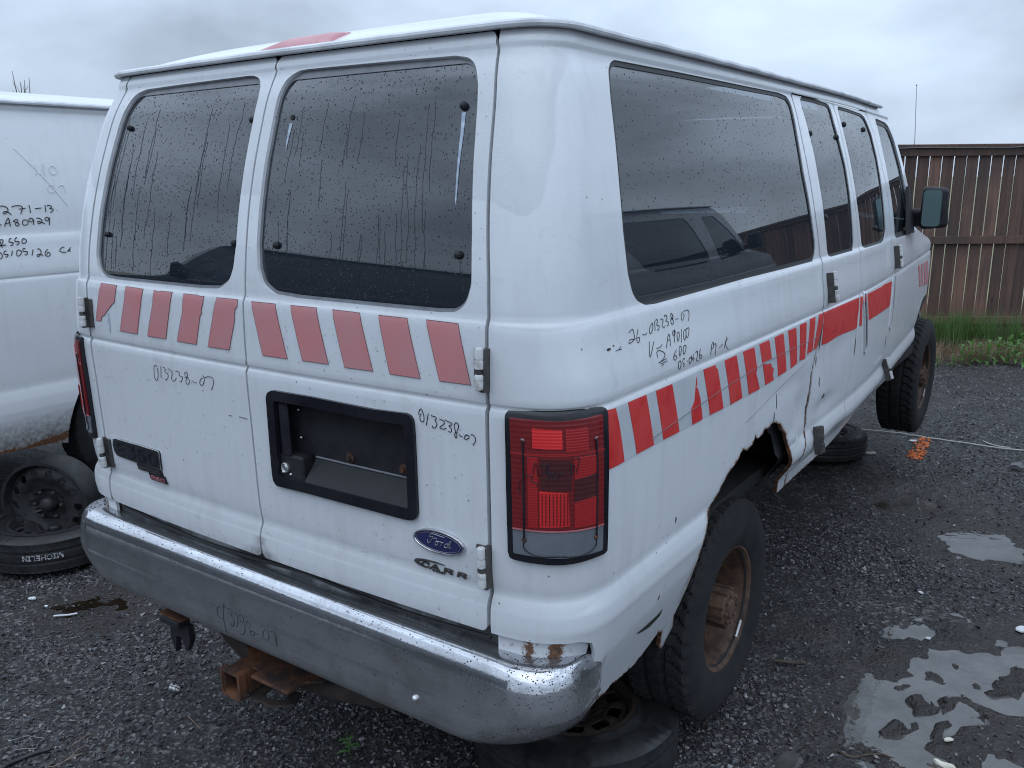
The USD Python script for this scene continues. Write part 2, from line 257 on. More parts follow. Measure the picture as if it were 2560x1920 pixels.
TK2=lambda u,z:.07*np.maximum(.79+.055*np.clip((u-1.1)/.5,0,1)-z,0)*np.clip((u-1.0)/.1,0,1)*np.clip((2.2-u)/.5,0,1)
PTK=_P([.40,.60,.80,.885,.92,.945,2.3],[.03,.03,.047,.014,.004,0,0])
BOW=.030
def surf(u,z):
    """body skin: u arc-like parameter from the rear centre line (right positive), z height -> xyz"""
    u=np.asarray(u,float);z=np.asarray(z,float);u,z=np.broadcast_arrays(u,z)
    s=np.sign(u);s=np.where(s==0,1,s);w=np.abs(u)
    yc,sx,xs,gb,ly=PYC(z),PSX(z),PXS(z),PGB(z),PLY(z)
    ys=yc+BOW*xs*xs
    # rear
    x1=w/A*xs;y1=yc+BOW*x1*x1
    # corner bezier
    t=np.clip((w-A)/LC,0,1);W=sx-xs;h=.70
    p1x=xs+h*W;p1y=ys+2*BOW*xs*h*W;p2y=ys+ly*(1-h);p3y=ys+ly
    b0,b1,b2,b3=(1-t)**3,3*t*(1-t)**2,3*t*t*(1-t),t**3
    x2=b0*xs+b1*p1x+(b2+b3)*sx;y2=b0*ys+b1*p1y+b2*p2y+b3*p3y
    # side
    q=np.maximum(w-A-LC,0);y3=p3y+q;tt=q;x3=sx+gb*tt*tt/(tt*tt+.5)
    # sides draw in towards the nose; the sills tuck under along the doors
    qq=np.maximum(y3-2.3,0);k=np.clip((y3-4.75)/.7,0,1);x3=x3-.075*qq*qq/(qq+.8)-.16*k*k
    m=np.clip((y3-.75)/.6,0,1);x3=x3-PTK(z)*m*m*(3-2*m)-TK2(w,z)
    x=np.where(w<A,x1,np.where(w<A+LC,x2,x3));y=np.where(w<A,y1,np.where(w<A+LC,y2,y3))
    return np.stack([x*s,y,z],-1)
def surfn(u,z,e=2e-3):
    du=surf(np.asarray(u)+e,z)-surf(np.asarray(u)-e,z);dz=surf(u,np.asarray(z)+e)-surf(u,np.asarray(z)-e)
    n=np.cross(du,dz);return n/np.linalg.norm(n,axis=-1,keepdims=True)

T={'bigwin':[(1.2198,2.1718),(1.2278,2.1865),(1.2564,2.1991),(1.5822,2.2011),(2.0804,2.2015),(2.4079,2.2035),(2.4919,2.1974),(2.5251,2.1749),(2.5354,2.1065),(2.5585,1.9394),(2.6036,1.8102),(2.6407,1.6853),(2.6425,1.6435),(2.6006,1.6236),(2.3403,1.6238),(1.9195,1.6257),(1.5892,1.6226),(1.3465,1.6206),(1.2938,1.6232),(1.2571,1.6372),(1.2373,1.6588),(1.2201,1.7067),(1.212,1.8029),(1.2119,1.897),(1.2134,2.0118),(1.2128,2.1064)],
'd1win':[(2.6426,2.1976),(2.6566,2.2078),(2.8073,2.2077),(2.9892,2.2042),(3.0282,2.1956),(3.0381,2.1787),(3.0451,2.1272),(3.0829,2.0569),(3.1277,1.9617),(3.155,1.8513),(3.1656,1.7816),(3.1817,1.6471),(3.1876,1.6315),(3.1443,1.6223),(2.8262,1.6218),(2.8044,1.6278),(2.7907,1.6404),(2.7666,1.7513),(2.7529,1.8276),(2.7253,1.922),(2.6999,2.0214),(2.6698,2.0951),(2.6423,2.1625)],
'd2win':[(3.1344,2.1968),(3.1554,2.2023),(3.3267,2.201),(3.5889,2.1952),(3.6513,2.1846),(3.683,2.1643),(3.7394,2.1032),(3.7894,2.0054),(3.8238,1.8863),(3.8476,1.8058),(3.8845,1.6528),(3.8332,1.6269),(3.7359,1.6165),(3.3621,1.6184),(3.3291,1.6245),(3.3139,1.6383),(3.2795,1.748),(3.2472,1.8398),(3.1994,1.9991),(3.1456,2.141)],
'fwin':[(3.9341,2.1871),(3.9844,2.194),(4.2319,2.1868),(4.3128,2.1703),(4.409,2.0953),(4.5221,1.9615),(4.6794,1.8499),(4.6922,1.6042),(4.1511,1.6108),(4.165,1.6247),(4.0966,1.7795),(4.0199,1.9289),(3.9588,2.0686)],
'rw':[(0.0422,2.1656),(0.0686,2.1941),(0.1326,2.2016),(0.4552,2.199),(0.6824,2.1958),(0.7221,2.1796),(0.7395,2.1499),(0.7422,2.0097),(0.748,1.8135),(0.7439,1.69),(0.7313,1.6541),(0.6959,1.6338),(0.5216,1.6343),(0.2138,1.6351),(0.1102,1.64),(0.0563,1.6784),(0.0449,1.7373),(0.0407,1.9133),(0.0369,2.0537)],
'seam_d1':[(2.6938,1.5478),(2.693,1.4374),(2.6687,1.3456),(2.628,1.273),(2.5837,1.2063),(2.5804,1.1127),(2.5775,1.0558),(2.5748,1.0271),(2.5492,0.9222),(2.661,0.7521)],
'seam_d12':[(3.1247,2.0761),(3.1796,1.9102),(3.2323,1.7801),(3.2577,1.6369),(3.2517,1.577),(3.2471,1.443),(3.2012,1.3431),(3.1961,1.2382),(3.184,1.16),(3.1633,1.0883),(3.1262,1.0523),(3.1425,1.0156),(3.1193,0.9634),(3.0523,0.932),(3.2586,0.8015),(3.1776,0.7692)],
'seam_f':[(3.6988,2.2305),(3.7978,2.1173),(3.8932,1.9584),(3.9326,1.9059),(4.012,1.7526),(3.9956,1.4558),(3.979,1.1918),(3.9495,1.0772),(3.8878,1.0118),(3.7915,0.9643)],
'arch':[(1.6215,0.9467),(1.6487,0.9752),(1.7189,1.0084),(1.7759,1.059),(1.8706,1.0993),(1.9969,1.1192),(2.1732,1.1186),(2.2637,1.0923),(2.3287,1.0154),(2.3685,0.9721),(2.6074,0.7917),(2.5815,0.7595),(2.5371,0.6932)],
'qbot':[(1.6215,0.9467),(1.5947,0.8825),(1.5906,0.8207),(1.6069,0.7285),(1.6344,0.625),(1.7105,0.5192),(1.6735,0.469),(1.5392,0.6132),(1.49,0.5874),(1.4254,0.5544),(1.2886,0.5689),(1.1972,0.5686),(1.0863,0.6363)],
'sill':[(2.6674,0.7445),(3.1047,0.748),(3.4,0.7632),(3.6952,0.7952),(4.2238,0.764),(4.9727,0.7207)],
'frontarch':[(4.9727,0.7207),(5.6209,0.7094),(5.0706,0.9608),(5.1688,0.9887),(5.0799,1.0573)],
'arch2':[(1.7092,1.0087),(1.75,1.0389),(1.7922,1.0621),(1.8349,1.0727),(1.8659,1.0837),(1.8752,1.0993),(1.904,1.1047),(1.9287,1.0913),(1.9804,1.0993),(1.9984,1.1201),(2.0246,1.1065),(2.0708,1.1101),(2.0822,1.1228),(2.1323,1.1174),(2.1454,1.1247),(2.1757,1.1244),(2.2494,1.1011),(2.2795,1.0716),(2.319,1.0504),(2.3376,1.0187),(2.3689,0.9829),(2.358,0.9635),(2.6199,0.7955),(2.578,0.769),(2.5545,0.724)],
'rearbot':[(1.644,0.9755),(1.6298,0.9468),(1.6087,0.9131),(1.6045,0.8556),(1.627,0.7878),(1.6402,0.7277),(1.6318,0.6612),(1.6347,0.6071)],
'rs_a':[(-0.7018,1.6182),(-0.6097,1.6172),(-0.6244,1.5669),(-0.648,1.5525),(-0.6672,1.5384),(-0.6788,1.5302),(-0.6908,1.5201),(-0.7056,1.5151),(-0.7155,1.4985),(-0.746,1.4987)],
'rs_b':[(-0.5579,1.6177),(-0.4639,1.6164),(-0.5094,1.4784),(-0.6065,1.4782),(-0.5662,1.5783)],
'rs_c':[(-0.407,1.6168),(-0.3846,1.6134),(-0.3715,1.6165),(-0.3162,1.6169),(-0.3599,1.4786),(-0.4555,1.4777),(-0.4164,1.5725)],
'rs_d':[(-0.2612,1.6161),(-0.2024,1.6169),(-0.18,1.6144),(-0.1678,1.6161),(-0.172,1.5943),(-0.1796,1.5809),(-0.1789,1.5713),(-0.1882,1.5577),(-0.2133,1.4774),(-0.3057,1.4773),(-0.2694,1.564)],
'rs_e':[(-0.1114,1.6159),(-0.0225,1.6168),(-0.0232,1.5991),(-0.0316,1.5923),(-0.036,1.5765),(-0.0363,1.5609),(-0.0666,1.4774),(-0.1606,1.4763)],
'rs_f':[(0.0344,1.6158),(0.1264,1.6164),(0.1658,1.478),(0.071,1.4769)],
'rs_g':[(0.1846,1.6165),(0.2765,1.6173),(0.3137,1.4805),(0.2216,1.4793)],
'rs_h':[(0.3325,1.617),(0.4226,1.616),(0.461,1.4798),(0.3687,1.4785)],
'rs_i':[(0.483,1.6151),(0.5695,1.6149),(0.6056,1.4787),(0.5138,1.4791)],
'rs_j':[(0.6253,1.6155),(0.7142,1.6143),(0.7474,1.4805),(0.661,1.4798)],
'ss_a':[(1.0554,1.4244),(1.0809,1.4219),(1.112,1.2871),(1.053,1.2874)],
'ss_b':[(1.1367,1.4218),(1.2292,1.4209),(1.2657,1.2868),(1.1745,1.2878)],
'ss_c':[(1.2804,1.4195),(1.3713,1.4187),(1.4127,1.2837),(1.3188,1.2865)],
'ss_d':[(1.5198,1.4094),(1.5242,1.3866),(1.5156,1.3828),(1.5284,1.3747),(1.5447,1.3404),(1.5484,1.3226),(1.561,1.2826),(1.4945,1.2828),(1.4846,1.3285),(1.5051,1.3462)],
'ss_e':[(1.5656,1.4194),(1.6462,1.418),(1.6528,1.4084),(1.6634,1.4036),(1.7077,1.2802),(1.6114,1.2829)],
'ss_f':[(1.7139,1.4184),(1.8037,1.4187),(1.8553,1.2794),(1.7629,1.2794)],
'ss_g':[(1.8562,1.4198),(1.9488,1.4184),(1.968,1.3648),(1.9756,1.3523),(1.9678,1.3329),(2.0061,1.2766),(1.9103,1.2782)],
'ss_h':[(1.9949,1.4197),(2.0833,1.4198),(2.1099,1.3559),(2.0205,1.357),(2.0582,1.3453),(2.1011,1.3425),(2.1121,1.3272),(2.1325,1.3184),(2.1222,1.3001),(2.1385,1.2793),(2.0567,1.2785)],
'ss_i':[(2.1352,1.4202),(2.2214,1.4205),(2.2634,1.2853),(2.1809,1.2827)],
'ss_j':[(2.2706,1.4213),(2.357,1.4201),(2.3762,1.2911),(2.3108,1.2853)],
'ss_k':[(2.4003,1.4229),(2.4749,1.4224),(2.4698,1.2915),(2.4049,1.2964)],
'ss_l':[(2.518,1.4267),(2.5839,1.4267),(2.5586,1.3056),(2.4916,1.3057)],
'ss_m':[(2.6299,1.4285),(2.6821,1.4265),(2.6801,1.3439),(2.6366,1.3018),(2.5738,1.3054)],
'ss_n':[(2.6915,1.4274),(3.2096,1.4236),(3.2237,1.319),(3.1866,1.2953),(2.905,1.3069),(2.7501,1.3021),(2.6971,1.3036)],
'ss_o':[(3.2388,1.4218),(3.7211,1.417),(3.7713,1.4202),(3.9853,1.4126),(3.9804,1.3585),(3.9542,1.2912),(3.404,1.2989),(3.3887,1.372),(3.3431,1.3938),(3.2737,1.389),(3.2845,1.2943),(3.2425,1.2993)],
'film':[(1.0546,1.4239),(1.3715,1.4201),(2.6867,1.4292),(2.6801,1.3439),(2.6438,1.3053),(2.3108,1.2853),(1.9103,1.2782),(1.6114,1.2829),(1.1746,1.2872),(1.053,1.2868)],
'fs':[(5.0284,1.3943),(5.6091,1.3836),(5.7674,1.2128),(5.1735,1.2535)],
'bezel':[(0.8257,1.4252),(0.8309,1.4303),(0.863,1.4314),(0.8863,1.438),(0.9108,1.4381),(0.9364,1.4386),(0.9635,1.4393),(0.992,1.4381),(1.0164,1.4323),(1.035,1.4302),(1.046,1.4262),(1.0479,1.4176),(1.0459,1.301),(1.0461,1.0955),(1.0377,1.0901),(1.0114,1.0899),(0.987,1.0882),(0.9586,1.0861),(0.9319,1.0852),(0.9067,1.0855),(0.8826,1.0865),(0.8595,1.0874),(0.8373,1.089),(0.8298,1.0922),(0.8267,1.1057),(0.8252,1.2565)],
'lens':[(0.8349,1.4229),(0.8653,1.4218),(0.8874,1.4208),(0.9102,1.4197),(0.9339,1.4189),(0.9588,1.4196),(0.9853,1.4207),(1.0141,1.4221),(1.031,1.4224),(1.0287,1.3074),(1.0298,1.104),(0.9975,1.1041),(0.9695,1.103),(0.931,1.102),(0.9069,1.1034),(0.8791,1.1047),(0.8568,1.106),(0.8373,1.1069),(0.837,1.1786),(0.836,1.342)],
'lensA':[(0.8367,1.3514),(0.9082,1.3476),(1.0292,1.354)],
'lensB':[(0.8369,1.1772),(0.8838,1.1751),(0.9305,1.1753),(0.9821,1.1763),(1.0295,1.1792)],
'lensblk':[(0.8526,1.3761),(0.859,1.3769),(0.8562,1.1824),(0.8498,1.1812)],
'lensblk2':[(1.0071,1.3708),(1.0121,1.3698),(1.0109,1.1807),(1.0064,1.1819)],
'lensdk':[(0.9514,1.2839),(1.0068,1.2859),(1.0071,1.241),(0.9552,1.2391)],
'lensbrt':[(0.8799,1.2729),(0.9402,1.2727),(0.9391,1.1845),(0.8805,1.1886)],
'lensbrt2':[(0.8663,1.4098),(0.9312,1.4091),(0.9299,1.3695),(0.8642,1.3683)],
'lensscr':[(0.8548,1.379),(1.0089,1.3783),(0.8523,1.1524),(1.0089,1.1504)],
'plate':[(0.0842,1.3667),(0.0906,1.3785),(0.1024,1.3848),(0.1089,1.387),(0.2494,1.3891),(0.4654,1.3861),(0.5645,1.3902),(0.5764,1.3871),(0.5842,1.3775),(0.5859,1.3465),(0.5853,1.1452),(0.5809,1.1319),(0.5682,1.125),(0.5481,1.1228),(0.3911,1.1236),(0.2194,1.1235),(0.0918,1.1206),(0.0805,1.1322),(0.0788,1.1549),(0.0812,1.2799)],
'platein':[(0.1878,1.3616),(0.5628,1.3607),(0.554,1.1573),(0.1866,1.1529)],
'ledge':[(0.2392,1.194),(0.5562,1.1949)],
'phandle':[(0.1265,1.3453),(0.1669,1.3511),(0.1662,1.2117),(0.1256,1.209)],
'plock':[(0.1442,1.1707)],
'pbolt':[(0.3241,1.2236),(0.5068,1.2255)],
'pboss':[(0.1154,1.2026),(0.1925,1.2031),(0.1897,1.1535),(0.1114,1.1474)],
'oval':[(0.5706,1.085),(0.578,1.0969),(0.5976,1.1063),(0.6214,1.1121),(0.6562,1.1133),(0.6901,1.108),(0.7142,1.0947),(0.7226,1.0839),(0.7154,1.0713),(0.6877,1.0571),(0.653,1.0523),(0.6181,1.0542),(0.5891,1.0647),(0.573,1.0764)],
'carr':[(0.5621,1.012),(0.7282,1.0061),(0.5696,1.0199),(0.6577,1.0227),(0.5762,1.0035),(0.614,0.9991)],
'e350':[(-0.7326,1.108),(-0.6978,1.1143),(-0.47,1.1179),(-0.4638,1.1105),(-0.4638,1.0584),(-0.4753,1.0566),(-0.5937,1.0532),(-0.7238,1.0548),(-0.7346,1.0668),(-0.7392,1.0879)],
'superduty':[(-0.6025,1.049),(-0.4717,1.0521),(-0.4694,1.0371),(-0.5446,1.0335),(-0.6031,1.0331)],
'rsc':[(-0.5443,1.0346),(-0.4583,1.0375),(-0.4585,1.0239),(-0.4691,1.0226),(-0.5439,1.0209)],
'hinges':[(0.7726,1.0998),(0.7686,1.0172),(0.7806,1.5612),(0.7835,1.4867),(-0.7748,1.5618),(-0.7788,1.486),(-0.7937,1.0966),(-0.7956,1.0217)],
'shinges':[(2.7756,1.5507),(2.7578,1.4812),(4.0935,1.5568),(4.0691,1.4918),(4.0109,0.9909),(3.9494,0.9372),(2.6588,0.9833),(2.676,0.9093)],
'shandles':[(3.3153,1.3732),(3.4016,1.2162),(4.0608,1.374),(4.0378,1.2366)],
'lbolts':[(-0.6866,2.0868),(-0.0579,2.0845),(-0.703,1.768),(-0.0626,1.7638)],
'rbolts':[(0.6956,2.0861),(0.1075,2.0859),(0.1086,1.7643),(0.7037,1.7627)],
'sbolts':[(2.7036,2.0761),(3.0596,2.0739),(3.2106,2.131),(3.5858,2.1247),(2.7873,1.776),(2.7944,1.7704),(3.6336,1.6891)],
'fdoorseam':[(5.0373,1.5987),(5.0509,1.4283)],
'whitestreak':[(0.6975,2.0766),(0.7002,2.069),(0.694,2.0763),(0.6967,2.031),(0.6918,1.9912),(0.6885,1.9613)],
'scr':[(1.1169,1.5432),(1.1337,1.5437),(1.1444,1.5427)],
'dent':[(2.4181,1.094),(2.3317,1.0622),(2.589,1.0417),(2.0671,1.3536),(2.771,1.0856),(2.1794,1.1991)],
'rustdots':[(1.5438,0.6157),(1.1371,0.6254),(0.8617,0.8632),(0.9206,0.8795),(1.2882,0.7454),(1.446,0.7486),(2.7692,1.0901),(2.4056,1.097),(2.6587,1.2981)],
'slash':[(1.2823,0.7487),(1.353,0.7422),(1.4175,0.7427),(1.4469,0.7502),(1.4505,0.721),(1.3906,0.7133),(1.3189,0.7323)],
'carrsw':[(0.657,1.0215),(0.6274,1.0234),(0.5978,1.0243),(0.5771,1.0218),(0.5653,1.0161),(0.5616,1.0096),(0.5679,1.0046),(0.5794,1.001),(0.5957,0.9975),(0.5801,1.0045),(0.5763,1.0102),(0.5823,1.0162),(0.5938,1.0202),(0.6154,1.0214),(0.654,1.0196)]}
S={'rd':[[(0.5995,1.393),(0.6006,1.3993),(0.604,1.4058),(0.6068,1.4075),(0.6108,1.4024),(0.6141,1.3925),(0.6148,1.3847),(0.6129,1.3783),(0.6102,1.3766),(0.605,1.3789),(0.6026,1.3856),(0.6034,1.3918),(0.6068,1.3958)],[(0.6278,1.3996),(0.6257,1.3898),(0.623,1.3789),(0.6208,1.3698)],[(0.6359,1.3973),(0.6426,1.3948),(0.6494,1.3936),(0.6509,1.3916),(0.6492,1.3884),(0.6465,1.3862),(0.65,1.382),(0.6519,1.3779),(0.6495,1.3715),(0.6451,1.3673),(0.6414,1.3672),(0.638,1.3719)],[(0.6597,1.3916),(0.6663,1.3897),(0.6719,1.3878),(0.6733,1.3845),(0.67,1.3789),(0.6603,1.37),(0.6654,1.3682),(0.6727,1.3689),(0.6779,1.3714)],[(0.6746,1.3916),(0.6837,1.3886),(0.6928,1.3857),(0.6952,1.3839),(0.6926,1.3809),(0.6864,1.3783),(0.6913,1.3738),(0.6932,1.3694),(0.6915,1.3648),(0.6878,1.3638),(0.6838,1.3654)],[(0.7094,1.3705),(0.7127,1.3783),(0.7124,1.3851),(0.707,1.389),(0.7029,1.3854),(0.7012,1.3792),(0.7043,1.3685),(0.7075,1.3603),(0.7067,1.3542),(0.7046,1.3526),(0.7023,1.3561),(0.702,1.3612),(0.7047,1.3664),(0.7108,1.366)],[(0.7137,1.363),(0.717,1.3592),(0.723,1.3584)],[(0.7338,1.3653),(0.7301,1.3604),(0.7279,1.3558),(0.7318,1.3529),(0.7369,1.355),(0.742,1.3597),(0.7401,1.3628),(0.7341,1.3623)],[(0.7462,1.3655),(0.7521,1.3668),(0.7569,1.3629),(0.7597,1.3573),(0.757,1.3501),(0.7513,1.3423)]],
'ld':[[(-0.4175,1.3889),(-0.4213,1.3928),(-0.4292,1.3913),(-0.4345,1.3846),(-0.4368,1.3699),(-0.4377,1.3542),(-0.4312,1.3455),(-0.4221,1.3517),(-0.4169,1.3657),(-0.4158,1.3792),(-0.4176,1.3856)],[(-0.3971,1.3925),(-0.403,1.3587)],[(-0.3863,1.3905),(-0.3797,1.3913),(-0.3757,1.3885),(-0.3792,1.3804),(-0.3745,1.3766),(-0.3651,1.3734),(-0.3644,1.368),(-0.3712,1.3583),(-0.3795,1.354),(-0.3849,1.3549)],[(-0.3616,1.3902),(-0.3485,1.3875),(-0.3424,1.3817),(-0.3476,1.3658),(-0.3477,1.357),(-0.3426,1.3555),(-0.3307,1.3603),(-0.3235,1.3672)],[(-0.3243,1.3866),(-0.3124,1.3887),(-0.3057,1.3862),(-0.3079,1.3774),(-0.3027,1.3748),(-0.2932,1.3738),(-0.2957,1.3659),(-0.3025,1.3585),(-0.3088,1.3583)],[(-0.2833,1.3751),(-0.2745,1.3751),(-0.2665,1.3804),(-0.2669,1.3879),(-0.2724,1.3909),(-0.2793,1.3863),(-0.2793,1.382),(-0.2676,1.3749),(-0.2611,1.3682),(-0.2649,1.3581),(-0.2726,1.3549),(-0.2779,1.3585),(-0.275,1.3686),(-0.2672,1.3771)],[(-0.2487,1.3698),(-0.2401,1.3656),(-0.2257,1.3654)],[(-0.1958,1.3904),(-0.1891,1.3859),(-0.1883,1.3766),(-0.1963,1.365),(-0.2048,1.3601),(-0.2107,1.3641),(-0.2088,1.3739),(-0.2016,1.3812),(-0.1962,1.3835)],[(-0.1859,1.3853),(-0.1701,1.3904),(-0.1569,1.391),(-0.1476,1.388),(-0.1465,1.3778),(-0.1516,1.3656),(-0.1596,1.3535)],[(-0.0943,1.2887),(-0.0801,1.2888)],[(-0.0497,1.2908),(-0.0319,1.2908),(-0.0144,1.2902)]],
'sd':[[(1.188,1.5743),(1.2035,1.5788),(1.2092,1.5786),(1.2128,1.5707),(1.2113,1.5574),(1.1941,1.5506),(1.1812,1.5506),(1.1862,1.5558),(1.1996,1.5571),(1.2165,1.5559)],[(1.2346,1.5757),(1.2287,1.5656),(1.2223,1.5557),(1.2228,1.5461),(1.2319,1.5468),(1.2362,1.5536),(1.2264,1.5551)],[(1.2536,1.5606),(1.2588,1.5585),(1.2778,1.5612)],[(1.3088,1.5791),(1.296,1.5711),(1.2908,1.5593),(1.2941,1.556),(1.3033,1.5603),(1.3115,1.5718),(1.3091,1.5805)],[(1.3232,1.5814),(1.32,1.5593)],[(1.3293,1.5813),(1.3377,1.5837),(1.3382,1.5794),(1.3316,1.5718),(1.3444,1.5672),(1.3412,1.5619),(1.3313,1.5605)],[(1.3544,1.5814),(1.3625,1.5825),(1.3679,1.5789),(1.3599,1.5664),(1.3634,1.5624),(1.3754,1.565)],[(1.3775,1.5855),(1.3903,1.5853),(1.3911,1.5823),(1.3813,1.575),(1.3947,1.5703),(1.3951,1.5659),(1.3862,1.5635)],[(1.415,1.5734),(1.42,1.5873),(1.4156,1.5893),(1.4122,1.5825),(1.4214,1.5725),(1.4223,1.5636),(1.4153,1.5624),(1.4092,1.5698),(1.4224,1.5768)],[(1.4362,1.572),(1.4527,1.5713)],[(1.4807,1.5825),(1.4705,1.5749),(1.4714,1.5651),(1.4803,1.5662),(1.4851,1.579)],[(1.4865,1.5855),(1.5075,1.5866),(1.5155,1.5834),(1.5165,1.5719),(1.5076,1.5588)],[(1.2794,1.5388),(1.2735,1.5218),(1.2692,1.5045),(1.2878,1.5195),(1.3042,1.5357)],[(1.3107,1.5186),(1.3166,1.5177),(1.3425,1.5227)],[(1.3614,1.5105),(1.389,1.5407),(1.3849,1.5118)],[(1.3755,1.5284),(1.3881,1.5272)],[(1.4218,1.5403),(1.4117,1.544),(1.4085,1.5364),(1.4173,1.5337),(1.4234,1.5401),(1.4103,1.5173)],[(1.4376,1.538),(1.4298,1.5275),(1.4305,1.5171),(1.4409,1.5258),(1.444,1.5371),(1.4379,1.5387)],[(1.462,1.5434),(1.4486,1.5114)],[(1.4755,1.5385),(1.4675,1.5278),(1.4671,1.5145),(1.4794,1.5231),(1.4837,1.5373),(1.4757,1.5392)],[(1.4953,1.5402),(1.4828,1.527),(1.4843,1.5179),(1.4989,1.5277),(1.5042,1.5404),(1.4953,1.5402)],[(1.3081,1.4965),(1.345,1.5017),(1.3473,1.4992),(1.3167,1.4837),(1.3527,1.4861)],[(1.3202,1.4788),(1.3559,1.4798)],[(1.3239,1.4739),(1.3353,1.4747)],[(1.4128,1.4979),(1.398,1.4886),(1.3922,1.4794),(1.4012,1.4741),(1.4111,1.4806),(1.4037,1.4848),(1.3942,1.4805)],[(1.4351,1.5032),(1.428,1.4925),(1.428,1.4799),(1.4394,1.4907),(1.4416,1.5022),(1.4351,1.5032)],[(1.4636,1.5009),(1.4523,1.493),(1.4523,1.4803),(1.4647,1.488),(1.4703,1.4999),(1.4636,1.5009)],[(1.4223,1.4667),(1.416,1.4589),(1.4225,1.4457),(1.4311,1.4532),(1.4308,1.466),(1.4223,1.4667)],[(1.4553,1.467),(1.4446,1.4658),(1.4439,1.4599),(1.4504,1.4557),(1.445,1.4484)],[(1.4686,1.4602),(1.4719,1.458)],[(1.487,1.4646),(1.4807,1.4565),(1.4859,1.4494),(1.4952,1.457),(1.4942,1.4649),(1.487,1.4646)],[(1.4983,1.4688),(1.5026,1.4588),(1.5099,1.4591)],[(1.5095,1.4715),(1.5059,1.4513)],[(1.5153,1.4582),(1.5181,1.4564)],[(1.5241,1.4707),(1.5355,1.4734),(1.5368,1.4685),(1.528,1.4513),(1.5356,1.4476),(1.5448,1.4499)],[(1.5583,1.4759),(1.5473,1.4621),(1.5523,1.4518),(1.5637,1.4545),(1.5603,1.4599),(1.5507,1.4583)],[(1.6222,1.4494),(1.6273,1.4726)],[(1.6273,1.4726),(1.6439,1.478),(1.6431,1.4717),(1.6288,1.4676)],[(1.6431,1.4717),(1.6594,1.4739),(1.6562,1.4582),(1.6529,1.4451)],[(1.6829,1.4604),(1.7082,1.4662)],[(1.7375,1.4831),(1.7162,1.4533)],[(1.7451,1.477),(1.7293,1.4661),(1.7516,1.4427)],[(1.1151,1.5434),(1.1319,1.5439),(1.1426,1.5428)],[(1.1322,1.5445),(1.1413,1.5496)]],
'tl':[[(0.8535,1.2852),(0.8505,1.2713),(0.8522,1.258),(0.8557,1.2532)],[(0.8589,1.2941),(0.8595,1.2551)],[(0.8641,1.2921),(0.8705,1.2983),(0.8758,1.2962),(0.8725,1.2878),(0.88,1.2832),(0.8831,1.2728)],[(0.877,1.3043),(0.8828,1.3261),(0.8847,1.313),(0.8855,1.2971)],[(0.8913,1.3188),(0.9001,1.3245),(0.9033,1.3167),(0.9013,1.306),(0.9086,1.3076),(0.9051,1.2928),(0.9007,1.29)],[(0.9102,1.33),(0.9165,1.3063),(0.9237,1.3063),(0.9226,1.293),(0.9163,1.2917),(0.9155,1.3037),(0.9211,1.3143)],[(0.9278,1.3049),(0.9352,1.3064)],[(0.9539,1.3256),(0.9496,1.3155),(0.9524,1.3042),(0.9573,1.3134),(0.9551,1.3242)],[(0.959,1.3356),(0.9669,1.3373),(0.9661,1.3217),(0.9628,1.303)]],
'bp':[[(-0.1424,0.7131),(-0.1503,0.7066),(-0.15,0.694),(-0.1396,0.6817),(-0.1275,0.6825)],[(-0.1255,0.7277),(-0.1211,0.6859),(-0.1086,0.6449)],[(-0.1072,0.7164),(-0.0931,0.7192),(-0.0869,0.7141),(-0.0857,0.7007)],[(-0.0857,0.7007),(-0.0768,0.6936),(-0.0732,0.6837),(-0.0797,0.6713),(-0.0883,0.6805)],[(-0.0726,0.7115),(-0.0664,0.7147),(-0.0596,0.7071),(-0.0577,0.6911),(-0.0606,0.6757)],[(-0.0522,0.712),(-0.0413,0.7153),(-0.0344,0.7092),(-0.0328,0.6987)],[(-0.0508,0.6925),(-0.0341,0.6963),(-0.0253,0.69),(-0.0252,0.675),(-0.0304,0.6637),(-0.0464,0.658)],[(-0.0004,0.6922),(-0.0083,0.7048),(-0.0157,0.7066),(-0.0193,0.7001),(-0.0118,0.6914),(0.0004,0.6829),(0.0172,0.6827),(0.0102,0.6703),(0.0008,0.6707),(-0.0008,0.6812)],[(0.0244,0.6802),(0.0349,0.6825)],[(0.0602,0.7028),(0.0523,0.6896),(0.0557,0.6785),(0.072,0.6769),(0.0774,0.6854),(0.0725,0.6986),(0.0639,0.7033)],[(0.0731,0.7041),(0.0878,0.706),(0.097,0.7076),(0.1047,0.6953),(0.1079,0.683),(0.111,0.6699)]],
